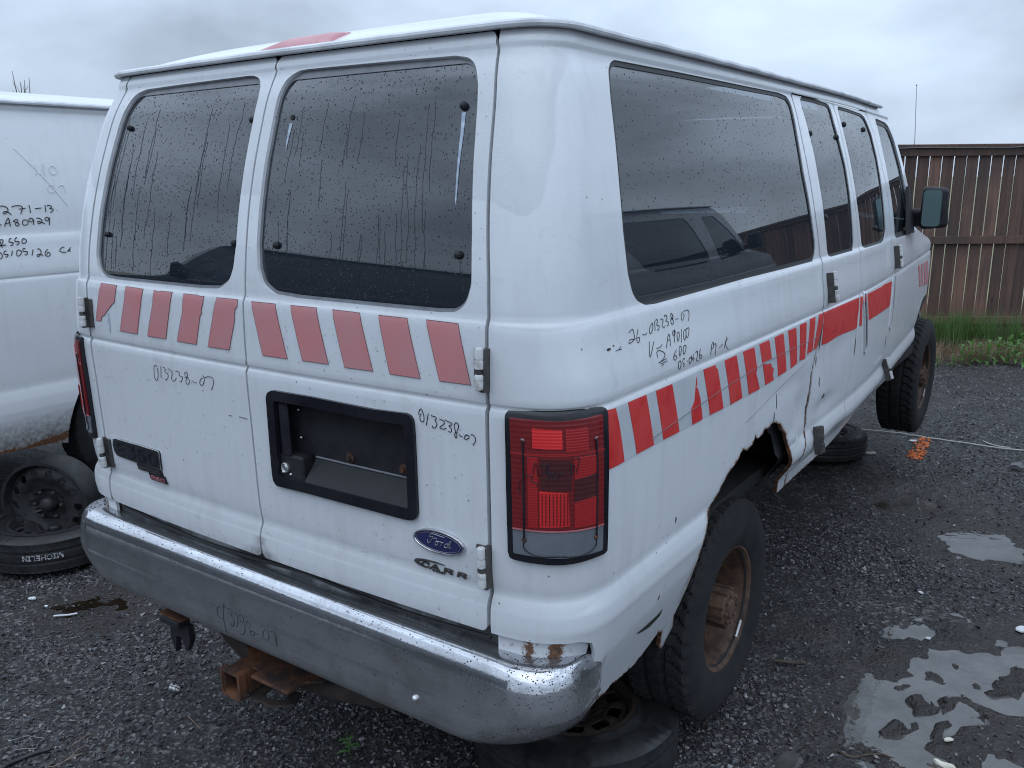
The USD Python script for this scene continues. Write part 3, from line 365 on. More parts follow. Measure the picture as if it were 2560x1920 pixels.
'lv':[[(0.7462,1.8111),(0.7526,1.8061),(0.7435,1.7918),(0.7564,1.7816),(0.7499,1.7697),(0.7396,1.764)],[(0.7645,1.8057),(0.7886,1.8062),(0.8039,1.7947),(0.8046,1.7824),(0.7909,1.7706),(0.7795,1.7674),(0.7794,1.7747),(0.7896,1.7792),(0.8036,1.7751),(0.8175,1.761)],[(0.8277,1.7993),(0.8668,1.8062),(0.8796,1.7996),(0.8747,1.7824),(0.8669,1.7616)],[(0.8607,1.7891),(0.8936,1.793)],[(0.9158,1.8085),(0.9167,1.7684)],[(0.9436,1.7888),(0.9773,1.7915)],[(0.9986,1.806),(0.9969,1.7693)],[(1.0094,1.7994),(1.0267,1.8014),(1.0324,1.7948),(1.0195,1.7863),(1.0387,1.7831),(1.0336,1.7744),(1.0195,1.7672)],[(0.7367,1.7093),(0.76,1.7131)],[(0.7742,1.7025),(0.7817,1.7219),(0.7994,1.7445),(0.8022,1.7209),(0.8045,1.7023)],[(0.7822,1.7169),(0.805,1.7233)],[(0.8436,1.7364),(0.8298,1.7345),(0.8216,1.7287),(0.8467,1.7139),(0.8457,1.7065),(0.8331,1.7046),(0.8288,1.7098),(0.8379,1.7218),(0.8445,1.7339)],[(0.8791,1.7324),(0.8662,1.7205),(0.8683,1.7079),(0.883,1.7059),(0.8946,1.7167),(0.8912,1.7294),(0.8791,1.7324)],[(0.923,1.7305),(0.9076,1.7387),(0.9,1.729),(0.9103,1.721),(0.9227,1.728),(0.9209,1.7054)],[(0.9407,1.7386),(0.9583,1.7365),(0.9685,1.726),(0.9604,1.7136),(0.9471,1.7104),(0.9443,1.7182),(0.9635,1.7173),(0.9801,1.7063)],[(1.0049,1.7359),(0.9952,1.7414),(0.9846,1.7303),(0.9927,1.7223),(1.0057,1.732),(1.0028,1.7001)],[(0.721,1.6317),(0.7487,1.6325),(0.7247,1.6069),(0.7175,1.6061)],[(0.7247,1.6069),(0.7577,1.6101)],[(0.7315,1.6385),(0.7368,1.5987)],[(0.7922,1.6397),(0.7775,1.6307),(0.7777,1.6232),(0.7957,1.6208),(0.7933,1.6122),(0.7803,1.6069)],[(0.8219,1.6416),(0.807,1.6313),(0.8073,1.625),(0.8255,1.6226),(0.8231,1.614),(0.8112,1.6085)],[(0.8536,1.6372),(0.8422,1.6266),(0.8417,1.6141),(0.8529,1.6133),(0.8645,1.6252),(0.8584,1.6357),(0.8471,1.6351)],[(0.7132,1.5756),(0.7264,1.5672),(0.7282,1.5547),(0.7182,1.5431),(0.7084,1.5414)],[(0.7531,1.5777),(0.7388,1.57),(0.7391,1.5638),(0.758,1.5599),(0.7547,1.5539),(0.7422,1.5511)],[(0.7836,1.578),(0.7725,1.5538)],[(0.8158,1.5794),(0.8014,1.5641),(0.8032,1.5502),(0.8159,1.553),(0.8269,1.5698),(0.816,1.5806)],[(0.85,1.5833),(0.8357,1.5792),(0.8371,1.5716),(0.8566,1.5676),(0.8556,1.5601),(0.8411,1.5549)],[(0.8889,1.578),(0.8766,1.5471)],[(0.91,1.5778),(0.9238,1.5755),(0.9276,1.565),(0.9172,1.5453),(0.9036,1.5399),(0.9032,1.5463),(0.9179,1.5503),(0.9333,1.5402)],[(0.9649,1.5726),(0.9503,1.5608),(0.9466,1.543),(0.9575,1.537),(0.9731,1.5462),(0.9703,1.5542),(0.9547,1.545)],[(1.0555,1.5767),(1.0332,1.5704),(1.0279,1.5603),(1.039,1.553),(1.0604,1.5528)],[(1.0904,1.5743),(1.0688,1.5548)],[(1.0861,1.5627),(1.072,1.5585),(1.0851,1.5549)]],
'ford':[[(0.6672,1.1009),(0.6575,1.1007),(0.6449,1.1018),(0.6333,1.1022),(0.625,1.0995),(0.6219,1.0951),(0.6271,1.0938),(0.633,1.0962),(0.6279,1.088),(0.6227,1.0788),(0.6179,1.0767),(0.6146,1.0799),(0.6166,1.0844)],[(0.6291,1.0888),(0.6398,1.0927),(0.6444,1.0928)],[(0.6423,1.0853),(0.6379,1.0803),(0.6388,1.0755),(0.6435,1.0761),(0.6464,1.0823),(0.6423,1.0853),(0.651,1.0861)],[(0.651,1.0861),(0.6567,1.0856),(0.6527,1.0752)],[(0.6567,1.0856),(0.663,1.0856)],[(0.6755,1.085),(0.668,1.0823),(0.6654,1.0767),(0.671,1.075),(0.6759,1.0811),(0.6856,1.0953),(0.6805,1.0822),(0.679,1.0759),(0.6843,1.0791)]]}
G={'w1':[(1.289,1.502),(1.313,1.583),(1.347,1.692),(1.391,1.802),(1.437,1.843),(1.495,1.872),(1.558,1.864),(1.618,1.865),(1.681,1.831),(1.719,1.755),(1.64,1.703),(1.629,1.642),(1.599,1.596),(1.556,1.516),(1.552,1.489),(1.579,1.474),(1.62,1.462),(1.645,1.447),(1.668,1.418),(1.641,1.324),(1.531,1.221),(1.5,1.304),(1.446,1.392),(1.402,1.404),(1.364,1.387),(1.324,1.411),(1.3,1.438)],
'w2':[(1.475,2.154),(1.508,2.187),(1.553,2.136),(1.603,2.17),(1.668,2.158),(1.71,2.099),(1.748,2.067),(1.801,2.088),(1.872,2.085),(1.883,1.92),(1.817,1.903),(1.767,1.87),(1.703,1.893),(1.637,1.917),(1.576,1.978),(1.535,2.014),(1.494,2.041)],
'w3':[(1.693,2.346),(1.769,2.47),(1.819,2.479),(1.813,2.311),(1.785,2.281),(1.724,2.263)],
'i1':[(1.443,1.767),(1.485,1.825),(1.51,1.783),(1.562,1.779),(1.564,1.742),(1.485,1.68),(1.467,1.734)],
'i2':[(1.541,1.833),(1.568,1.881),(1.601,1.863),(1.593,1.8),(1.586,1.766),(1.556,1.794)],
'i3':[(1.403,1.516),(1.431,1.584),(1.498,1.567),(1.463,1.53),(1.409,1.485)],
'i4':[(1.488,1.618),(1.498,1.634),(1.514,1.6),(1.505,1.572)],
'i5':[(1.563,1.668),(1.604,1.7),(1.603,1.677),(1.586,1.657),(1.587,1.596),(1.572,1.561),(1.563,1.571)],
'i6':[(1.672,1.98),(1.75,2.043),(1.789,2.08),(1.715,1.97)],
'i7':[(1.548,2.168),(1.563,2.166),(1.566,2.111),(1.554,2.115)],
'i8':[(1.591,1.936),(1.638,1.908),(1.705,1.875),(1.752,1.823),(1.734,1.801),(1.666,1.849),(1.606,1.887)],
'i9':[(1.627,2.023),(1.655,2.042),(1.669,1.999),(1.64,1.99)],
'i10':[(1.696,2.069),(1.731,2.103),(1.731,2.061),(1.704,2.038)],
'w4':[(1.279,3.524),(1.423,3.738),(1.584,3.727),(1.675,3.601),(1.689,3.435),(1.525,3.36),(1.366,3.325)],
'wl':[(-2.082,0.316),(-2.05,0.413),(-2.009,0.566),(-1.996,0.624),(-1.898,0.657),(-1.731,0.657),(-1.622,0.638),(-1.583,0.547),(-1.555,0.454),(-1.58,0.343),(-1.639,0.29),(-1.741,0.222),(-1.827,0.217),(-1.946,0.234)],
'string':[(0.296,5.359),(0.698,5.401),(0.911,5.413),(1.119,5.411),(1.321,5.4),(1.521,5.427)],
'string2':[(1.25,5.533),(1.321,5.471),(1.433,5.455)],
'paint1':[(0.863,5.374),(0.898,5.416),(0.912,5.313),(0.912,5.187),(0.887,5.117),(0.868,5.248)],
'paint2':[(0.883,5.073),(0.914,5.083),(0.937,4.862),(0.895,4.851),(0.872,4.953)],
'cable':[(-0.997,-0.382),(-0.998,-0.344),(-0.989,-0.307),(-0.977,-0.27),(-0.96,-0.231)],
'straws':[(-0.866,-0.293),(-0.847,-0.243),(-0.861,-0.204),(-0.868,-0.16),(-0.833,-0.189),(-0.84,-0.23),(-0.915,-0.184),(-0.924,-0.105),(-0.716,0.147),(-0.618,0.128),(-0.682,-0.169),(-0.675,-0.146)],
'wire':[(-1.121,-0.289),(-1.113,-0.266),(-1.102,-0.241),(-1.065,-0.229),(-1.039,-0.216),(-1.032,-0.237),(-1.008,-0.258),(-1.03,-0.286),(-1.049,-0.315)],
'flakes':[(-2.158,0.311),(-1.881,0.312),(-2.042,0.316),(-0.906,0.223)],
'flakes2':[(1.636,1.433),(1.747,2.588),(1.429,2.286),(1.322,2.726),(1.388,2.691),(1.302,2.344),(1.126,2.027),(1.615,1.572),(1.544,3.089)],
'stick':[(1.31,1.301),(1.353,1.294),(1.389,1.334),(1.457,1.376),(1.513,1.397),(1.554,1.411)],
'stick2':[(1.574,1.411),(1.601,1.41),(1.629,1.405),(1.652,1.402)],
'branch':[(0.941,1.734),(1.001,1.753),(1.054,1.778)],
'weed':[(-0.078,0.339),(-0.064,0.364)],
'cap':[(0.818,5.27),(0.614,4.774),(1.016,7.667),(0.498,8.752),(1.525,4.98)],
'mudl':[(0.817,2.015),(0.865,2.123),(1.0,2.188),(1.098,2.083),(1.139,1.997),(1.07,1.972),(0.985,1.962),(0.891,1.945)],
'wet2':[(0.759,4.276),(1.091,4.285),(1.415,4.301),(1.565,4.038),(1.418,3.775),(1.121,3.745),(0.885,3.952)],
'weedrow':[(0.404,8.364),(0.503,8.25),(0.636,8.299),(0.694,8.441),(0.767,8.522),(0.853,8.542),(0.925,8.587),(1.001,8.706),(1.095,8.695),(1.163,8.667),(1.24,8.647),(0.342,8.659),(1.159,9.328),(1.072,9.044)]}

import mapbox_earcut as _ec
_cre = np.array([2.214, 2.207, 1.650, 1.629, 1.621, 1.613, 1.445, 1.441, 1.437, 1.431, 1.425, 1.41, 1.02, 1.003, .990, .980, .968, .957, .945, .92, .885])
_reg = np.arange(.42, 2.30, .02); ZL = np.sort(np.r_[_cre, _reg[np.abs(_reg[:, None] - _cre[None]).min(1) > .006]])
_up = np.r_[np.linspace(0, A, 41), np.arange(A + .0125, A + LC - .001, .0125), np.arange(A + LC, 2.62, .02), np.arange(2.62, 6.6, .03)]
UL = np.r_[-_up[:0:-1], _up]
def dent(u, z):
    """hollows pushed into the right flank ahead of the rear wheel, along the outward normal"""
    g = lambda cu, cz, su, sz, a: -a * np.exp(-((u - cu) / su) ** 2 - ((z - cz) / sz) ** 2)
    return g(2.50, 1.10, .10, .09, .016) + g(2.66, 1.25, .07, .10, .012) + g(2.42, 1.00, .07, .03, -.010) + g(2.80, 1.05, .14, .035, .012) + g(2.95, 1.26, .16, .05, .006) + g(2.30, 1.22, .25, .03, .004) + g(3.05, .86, .12, .05, .010) + g(2.72, .88, .1, .05, -.010)
def skin(u, z, off=0.0):
    u = np.asarray(u, float); z = np.asarray(z, float)
    return surf(u, z) + surfn(u, z) * (np.asarray(off) + dent(u, z))[..., None]
def skinn(u, z, e=2e-3):
    du = skin(u + e, z) - skin(u - e, z); dz = skin(u, z + e) - skin(u, z - e); n = np.cross(du, dz)
    return n / np.linalg.norm(n, axis=-1, keepdims=True)
def panel(poly, off=0.0, th=0.012, UL=UL, ZL=ZL, S=skin, SN=skinn):
    """sheet-metal panel over the polygon in (u, z), with folded edges th deep -> vertices, faces, normals, (u, z)"""
    VV, FF = [], []; nb = 0
    for g in getattr(poly, 'geoms', [poly]):
        if g.area < 1e-8: continue
        a0, b0, a1, b1 = g.bounds
        ul = UL[(UL > a0 - .06) & (UL < a1 + .06)]; zl = ZL[(ZL > b0 - .06) & (ZL < b1 + .06)]
        ul = np.r_[min(a0, ul[0]) - .01, ul, max(a1, ul[-1]) + .01]; zl = np.r_[min(b0, zl[0]) - .01, zl, max(b1, zl[-1]) + .01]
        X0, Z0 = np.meshgrid(ul[:-1], zl[:-1], indexing='ij'); X1, Z1 = np.meshgrid(ul[1:], zl[1:], indexing='ij')
        X0, X1, Z0, Z1 = X0.ravel(), X1.ravel(), Z0.ravel(), Z1.ravel()
        cells = shapely.box(X0, Z0, X1, Z1); shapely.prepare(g)
        full = shapely.contains(g, cells); part = shapely.intersects(g, cells) & ~full
        i = np.nonzero(full)[0]; n = len(i)
        q = np.stack([np.c_[X0[i], Z0[i]], np.c_[X1[i], Z0[i]], np.c_[X1[i], Z1[i]], np.c_[X0[i], Z1[i]]], 1).reshape(-1, 2)
        k = np.arange(n)[:, None] * 4 + nb
        VV.append(q); FF += [k + [0, 1, 2], k + [0, 2, 3]]; nb += len(q)
        for c in shapely.intersection(g, cells[part]):
            for p in getattr(c, 'geoms', [c]):
                if p.geom_type != 'Polygon' or p.area < 1e-9: continue
                rings = [np.array(p.exterior.coords)[:-1]] + [np.array(r.coords)[:-1] for r in p.interiors]
                v = np.concatenate(rings); f = np.asarray(_ec.triangulate_float64(v, np.cumsum([len(r) for r in rings]).astype(np.uint32)), int).reshape(-1, 3)
                if len(f) == 0: continue
                A2 = v[f]; e1, e2 = A2[:, 1] - A2[:, 0], A2[:, 2] - A2[:, 0]; s = e1[:, 0] * e2[:, 1] - e1[:, 1] * e2[:, 0]; f[s < 0] = f[s < 0][:, ::-1]
                VV.append(v); FF.append(f + nb); nb += len(v)
    uz = np.concatenate(VV); F = np.concatenate(FF)
    _, idx, invx = np.unique(np.round(uz, 6), axis=0, return_index=True, return_inverse=True); invx = np.ravel(invx)
    uz = uz[idx]; F = invx[F]; F = F[(F[:, 0] != F[:, 1]) & (F[:, 1] != F[:, 2]) & (F[:, 0] != F[:, 2])]
    V = S(uz[:, 0], uz[:, 1], off); N = SN(uz[:, 0], uz[:, 1])
    if th > 0:
        for g in getattr(poly, 'geoms', [poly]):
            for r in [g.exterior] + list(g.interiors):
                r = np.array(shapely.segmentize(r, .02).coords)
                P = S(r[:, 0], r[:, 1], off); n = SN(r[:, 0], r[:, 1]); P2 = P - n * th
                t = np.gradient(P, axis=0); o = np.cross(t, n); o /= np.maximum(np.linalg.norm(o, axis=1, keepdims=True), 1e-9)
                # outward side of the edge: away from the sheet
                mid = r[len(r) // 3]; nx = r[(len(r) // 3 + 1) % len(r)] - mid; w = np.array([nx[1], -nx[0]]); w /= max(np.linalg.norm(w), 1e-9)
                probe = (mid + r[(len(r) // 3 + 1) % len(r)]) / 2 + w * 5e-4
                flip = shapely.contains_xy(g, probe[0], probe[1])
                if flip: o = -o
                m = len(r); b = len(V); V = np.r_[V, P, P2]; N = np.r_[N, o, o]; uz = np.r_[uz, r, r]
                i = np.arange(m - 1)
                f = np.r_[np.c_[b + i, b + m + i, b + m + i + 1], np.c_[b + i, b + m + i + 1, b + i + 1]]
                if flip: f = f[:, ::-1]
                F = np.r_[F, f]
    return V, F, N, uz
def pput(name, poly, mat, parent=None, off=0.0, th=0.012, rust=None, grime=None, label=None, **k):
    V, F, N, uz = panel(poly, off, th, **k)
    pr = {}
    if rust is not None: pr['rust'] = rust(uz[:, 0], uz[:, 1])
    if grime is not None: pr['grime'] = grime(uz[:, 0], uz[:, 1])
    return put(name, (V, F), mat, parent, N=N, prim=pr, label=label)
def mirr(p): return shapely.affinity.scale(p, -1, 1, origin=(0, 0))
import shapely.affinity
P_ = lambda k: Polygon(T[k]).buffer(0)
def smoothed(k, r=.02):
    return P_(k).buffer(-r).buffer(r)
def near(line, s):
    """falls from 1 on the line to 0 at distance s"""
    return lambda u, z: np.clip(1 - shapely.distance(line, shapely.points(u, z)) / s, 0, 1)
def local(u, z, off=0.0):
    """4x4 frame on the skin: x along u, y up, z outwards"""
    o = skin(np.array(u, float), np.array(z, float), off); n = skinn(np.array(u, float), np.array(z, float))
    a = np.cross([0, 0, 1.0], n); a /= np.linalg.norm(a); b = np.cross(n, a)
    return frame_m(o, a, b, n)
def on(mesh, u, z, off=0.0):
    m = mesh.copy(); m.apply_transform(local(u, z, off)); return m
def spline(pts, k=6):
    pts = np.asarray(pts, float)
    if len(pts) < 3: return np.linspace(pts[0], pts[-1], 4)
    d = np.r_[0, np.cumsum(np.maximum(np.linalg.norm(np.diff(pts, axis=0), axis=1), 1e-6))]
    from scipy.interpolate import CubicSpline
    t = np.linspace(0, d[-1], k * (len(pts) - 1) + 1)
    return CubicSpline(d, pts)(t)
def ink(strokes, f, r=.0011):
    """pen strokes: f turns stroke points into positions"""
    return cat([tube(f(spline(s)), r, 5) for s in strokes])
def drops(poly, n, off, seed, rmin=.0007, rmax=.0022, S=skin, SN=skinn, sag=1.3):
    """beads of water standing on the sheet"""
    g = np.random.default_rng(seed); a0, b0, a1, b1 = poly.bounds; P = np.c_[g.uniform(a0, a1, 3 * n), g.uniform(b0, b1, 3 * n)]
    P = P[shapely.contains_xy(poly, P[:, 0], P[:, 1])][:n]; r = rmin + (rmax - rmin) * g.random(len(P)) ** 2.6
    O = S(P[:, 0], P[:, 1], off); N = SN(P[:, 0], P[:, 1]); a = np.cross([0, 0, 1.0], N); a /= np.linalg.norm(a, axis=1, keepdims=True); b = np.cross(N, a)
    an = np.arange(6) * np.pi / 3; ring = lambda s, h: O[:, None] + r[:, None, None] * (s * np.cos(an)[None, :, None] * a[:, None] + s * sag * np.sin(an)[None, :, None] * b[:, None] + h * N[:, None])
    V = np.concatenate([ring(1, 0), ring(.75, .42), (O + N * (r * .6)[:, None])[:, None]], 1); m = V.shape[1]
    f = []
    for i in range(6):
        j = (i + 1) % 6; f += [(i, j, 6 + j), (i, 6 + j, 6 + i), (6 + i, 6 + j, 12)]
    F = (np.arange(len(P))[:, None, None] * m + np.array(f)[None]).reshape(-1, 3)
    return trimesh.Trimesh(V.reshape(-1, 3), F, process=False)
def runs(poly, n, off, seed):
    """trickles of water down a pane"""
    g = np.random.default_rng(seed); a0, b0, a1, b1 = poly.bounds; out = []
    while len(out) < n:
        u = g.uniform(a0 + .02, a1 - .02); zt = g.uniform(b0 + .1, b1 - .05); L = g.uniform(.08, .32); zz = np.arange(zt, max(zt - L, b0 + .01), -.012)
        if len(zz) < 4: continue
        uu = u + np.cumsum(g.normal(0, .0016, len(zz)))
        if not shapely.contains_xy(poly, uu, zz).all(): continue
        out.append(tube(skin(uu, zz, off), .0006, 4))
    return cat(out)
def text_on(s, u, z, h, depth, wide=1.0, off=0.001, slant=0.0, bold=True, up=1.0, side=1):
    m = meshkit.text_mesh(s, h, depth, bold); X = np.eye(4); X[0, 0] = wide; X[0, 1] = slant; m.apply_transform(X)
    return on(m, u, z, off)

# ---------------------------------------------------------------- wheels
def tyre(R=.387, w=.245, rb=.215, k=264, blocks=46, depth=.010, axis='x'):
    h = w / 2
    side = [(rb - .012, h - .035), (rb, h - .020), (rb + .018, h - .010), (rb + .06, h + .001), (R - .075, h + .002), (R - .045, h - .004), (R - .022, h - .012), (R - .010, h - .019)]
    tread = [(R - .003 * (abs(x) / .1) ** 2, x) for x in np.linspace(h - .024, -h + .024, 27)]
    prof = np.array(side + tread + [(r, -a) for r, a in side[::-1]])
    def mod(r, a, p):
        e = np.abs(a) / h; f = ((p * blocks / (2 * np.pi) + np.where(a > 0, .5, 0) + .9 * np.sin(a * 28)) % 1.0)
        lat = (f < .20) & (e > .30) & (r > R - .028); f2 = ((p * blocks / (2 * np.pi) + .25 + a * 5) % 1.0); mid = (f2 < .12) & (e < .2) & (r > R - .02)
        circ = (np.abs(np.abs(a) - h * .27) < h * .045) & (r > R - .02)
        return r - depth * (lat | circ) - depth * .6 * mid
    return revolve(prof, k, axis, mod)
def disc_rim(holes, rb=.215, w=.2, axis='z', dish=.03, hub=.055, rout=None):
    """pressed steel wheel: barrel and pierced disc"""
    h = w / 2
    barrel = revolve([(rb - .03, -h + .02), (rb - .012, -h), (rb + .006, -h), (rb + .006, -h + .008), (rb - .016, -h + .03), (rb - .03, -.02), (rb - .03, .02), (rb - .016, h - .03), (rb + .006, h - .008), (rb + .008, h), (rb - .008, h + .001), (rb - .024, h - .03), (rb - .036, 0.0)], 72, axis)
    ring = Point(0, 0).buffer(rb - .03, 40).difference(Point(0, 0).buffer(hub, 24)).difference(unary_union(holes))
    d = trimesh.creation.extrude_polygon(ring, .008, engine='earcut'); d = d.subdivide_to_size(.035)
    rr = np.hypot(d.vertices[:, 0], d.vertices[:, 1]); d.vertices[:, 2] += h * .35 + dish * np.exp(-((rr - rb * .70) / .045) ** 2) - .02 * (rr < hub + .045)
    c = revolve([(hub, h * .35 - .02), (hub, h * .35 + .012), (hub - .008, h * .35 + .02), (.0, h * .35 + .02)], 32, 'z')
    m = cat([d, c])
    if axis == 'x': m.apply_transform(np.array([[0, 0, 1, 0], [1, 0, 0, 0], [0, 1, 0, 0], [0, 0, 0, 1.0]]))
    return cat([barrel, m])

# ---------------------------------------------------------------- the white passenger van
van = thing('passenger_van', 'rusty white passenger van with red stripes and chrome rear bumper, nearest the camera', 'van')
ZTOP, ZD = 2.252, 2.243
seam1 = LineString([(2.55, 2.21), (2.57, 2.10), (2.70, 1.62), (2.694, 1.548), (2.693, 1.437), (2.669, 1.346), (2.628, 1.273), (2.592, 1.206), (2.582, 1.113), (2.572, 1.06), (2.574, 1.02), (2.556, .92), (2.60, .80), (2.63, .72)])
seam2 = LineString([(3.085, 2.21), (3.125, 2.076), (3.18, 1.91), (3.232, 1.78), (3.258, 1.637), (3.25, 1.5), (3.246, 1.443), (3.201, 1.343), (3.196, 1.238), (3.182, 1.16), (3.155, 1.088), (3.13, 1.05), (3.138, 1.01), (3.12, .96), (3.13, .86), (3.16, .72)])
seam3 = LineString([(3.685, 2.30), (3.70, 2.23), (3.798, 2.117), (3.893, 1.958), (3.935, 1.9), (4.012, 1.753), (4.012, 1.6), (3.998, 1.456), (3.98, 1.192), (3.952, 1.077), (3.93, 1.01), (3.93, .90), (3.95, .70)])
seam4 = LineString([(4.88, 1.68), (5.03, 1.60), (5.045, 1.43), (5.02, 1.2), (4.97, .98), (4.95, .68)])
crease = LineString([(2.55, 2.2095), (3.72, 2.2095)])
ARCH = [(2.53, .745), (2.47, .84), (2.405, .93), (2.369, .983)] + T['arch2'][:20][::-1] + [(1.672, .992)]
_b = [(1.644, .9755), (1.630, .947), (1.609, .913), (1.605, .856), (1.612, .80), (1.624, .74), (1.632, .68), (1.634, .625), (1.70, .545), (1.673, .469), (1.63, .50), (1.575, .59), (1.539, .613), (1.512, .602), (1.49, .587), (1.46, .565), (1.44, .571), (1.425, .554), (1.36, .560), (1.289, .567), (1.275, .577), (1.24, .562), (1.197, .569), (1.15, .580), (1.10, .615), (1.078, .65), (1.060, .74), (1.045, .82), (1.02, .868), (.985, .884), (.93, .886)]
SILL = [(2.64, .745), (3.1, .748), (3.4, .763), (3.7, .795), (4.22, .775), (4.97, .722)]
_fa = [(5.62 - .53 * math.cos(t), .62 + .53 * math.sin(t)) for t in np.linspace(.25, math.pi - .3, 24)]
NOSE = [(6.28, .85), (6.30, 1.1), (6.25, 1.25), (6.0, 1.40), (5.6, 1.52), (5.0, 1.61), (4.86, 1.67), (4.75, 1.82), (4.61, 1.97), (4.48, 2.115), (4.37, 2.20), (4.2, ZTOP)]
side_all = Polygon([(A + .004, .886)] + [(A + .004, ZTOP)] + NOSE[::-1] + [(6.15, .80)] + _fa[::-1] + SILL[::-1] + ARCH + _b).buffer(0)
gaps = unary_union([seam1.buffer(.0035), seam2.buffer(.0028), seam3.buffer(.0035), seam4.buffer(.003), crease.buffer(.0018)])
rounded = lambda k, r: P_(k).buffer(-r, quad_segs=12).buffer(r, quad_segs=12)
WIN = {'bigwin': rounded('bigwin', .045), 'd1win': rounded('d1win', .032), 'd2win': rounded('d2win', .032)}
WIN['fwin'] = Polygon([(3.93, 2.185), (3.985, 2.194), (4.232, 2.187), (4.313, 2.170), (4.409, 2.095), (4.522, 1.961), (4.62, 1.82), (4.70, 1.70), (4.70, 1.605), (4.151, 1.611), (4.15, 1.66), (4.097, 1.78), (4.02, 1.929), (3.959, 2.069)]).buffer(-.02, quad_segs=10).buffer(.02, quad_segs=10)
WIN['rw'] = Polygon([(.041, 1.95), (.042, 2.14), (.05, 2.172), (.069, 2.192), (.10, 2.201), (.133, 2.2025), (.455, 2.200), (.66, 2.1975), (.705, 2.190), (.729, 2.170), (.740, 2.13), (.744, 2.01), (.748, 1.813), (.745, 1.70), (.731, 1.656), (.70, 1.637), (.65, 1.6335), (.45, 1.634), (.20, 1.635), (.11, 1.640), (.066, 1.664), (.050, 1.70), (.042, 1.76)]).buffer(-.052, quad_segs=14).buffer(.052, quad_segs=14)
pieces = [g for g in side_all.difference(gaps).geoms if g.area > .01]
def piece(u, z):
    return [g for g in pieces if g.contains(Point(u, z))][0]
PLATE = smoothed('plate', .01)
archline = LineString(ARCH + _b[:12]); rline = LineString(_b[8:-4]); s1low = LineString([c for c in seam1.coords if c[1] < 1.34]); sil = LineString(SILL)
botr = LineString([(.0, .885), (.79, .885)])
def rust_q(u, z):
    r = np.maximum(.60 * near(archline, .022)(u, z) ** .7, .52 * near(rline, .05)(u, z))
    r = np.maximum(r, .74 * near(s1low, .020)(u, z)); r = np.maximum(r, .5 * near(sil, .03)(u, z))
    for cu, cz, s, a in ((1.075, .655, .04, .95), (1.53, .61, .022, .66), (2.36, 1.055, .02, .6), (2.41, 1.09, .015, .55)):
        r = np.maximum(r, a * np.exp(-((u - cu) / s) ** 2 - ((z - cz) / s) ** 2))
    return r
def rust_d(u, z):
    r = np.maximum(.60 * near(s1low, .03)(u, z), .55 * near(sil, .03)(u, z))
    for cu, cz, s, a in ((2.775, 1.088, .022, .7), (2.69, 1.30, .012, .6)): r = np.maximum(r, a * np.exp(-((u - cu) / s) ** 2 - ((z - cz) / (s * .6)) ** 2))
    return r
def grime_r(u, z):
    g = .55 * near(botr, .035)(np.abs(u), z) + .75 * near(LineString([(0, .74), (0, 1.0)]), .02)(u * .25, z) * (z < .95)
    return g + .5 * near(LineString([(.085, 1.12), (.35, 1.12)]), .03)(u, z)
def grime_q(u, z):
    return .62 * near(archline, .06)(u, z) + .42 * near(LineString([(1.1, .60), (1.45, .60), (1.61, .8)]), .12)(u, z) + .5 * near(sil, .09)(u, z) + .7 * near(seam1, .03)(u, z)
def glazing(parent, poly, gm, seed, nd, nr=0, rebate='seal_rubber', depth=.010, rw=.010, top=0.0):
    inner = poly.buffer(-rw)
    if top: inner = inner.difference(sbox(poly.bounds[0], poly.bounds[3] - top, poly.bounds[2], poly.bounds[3])).buffer(-.035, quad_segs=10).buffer(.035, quad_segs=10)
    w = pput('window', poly.buffer(.003), M[gm], parent, off=-depth, th=0)
    pput('window_seal', poly.buffer(.002).difference(inner), M[rebate], parent, off=-depth + .0025, th=.0024)
    if nd: tag(put('water_drops', drops(poly.buffer(-.012), nd, -depth, seed), M['water_drop'], w, smooth=True), kind='stuff')
    if nr: tag(put('water_trickles', runs(poly.buffer(-.015), nr, -depth + .0003, seed + 1), M['water_drop'], w, smooth=True), kind='stuff')
    return w
def bolt(parent, u, z, r=.0115, mt='black_plastic', off=-.010, name='window_bolt'):
    prof = [(0, .0105), (r * .55, .0098), (r * .9, .006), (r, 0)]
    put(name, on(revolve(prof[::-1], 20, 'z'), u, z, off), M[mt], parent, smooth=50)
def hinge(parent, u, z, h=.085, side=1, lean=0.0, dark=False, off=.011, w=.030):
    """barrel hinge on a bracket; side = which way the bracket reaches"""
    k = []
    hw = M['hinge_white'] if not dark else M['hinge_steel']
    r = .0105; off += .013
    caps = [revolve([(.0, z1 + .004), (r * .7, z1 + .003), (r, z1), (r, z0), (r * .8, z0 - .002), (0, z0 - .002)][::-1], 20, 'z') for z0, z1 in ((h * .26, h * .5), (h * .02, h * .22), (-h * .5, -h * .30), (-h * .27, -h * .16))]
    pin = revolve([(0, h * .3), (r * .72, h * .3), (r * .72, -h * .4), (0, -h * .4)][::-1], 16, 'z')
    up = frame_m((0, 0, 0), (1, 0, 0), (0, 0, -1), (0, 1, 0))
    for m in caps + [pin]: m.apply_transform(up)
    brk = cat([bx(side * .006, -.004, -.014, .013, h * 1.08, .026, .001), bx(-side * .012, -.004, -.0215, .030, h * 1.02, .005, .001)])
    hp = put('hinge', on(cat(caps), u, z, off), hw, parent, smooth=50)
    put('hinge_pin', on(pin, u, z, off), M['hinge_steel'], hp, smooth=50); put('hinge_bracket', on(brk, u, z, off), M['hinge_steel'], hp)

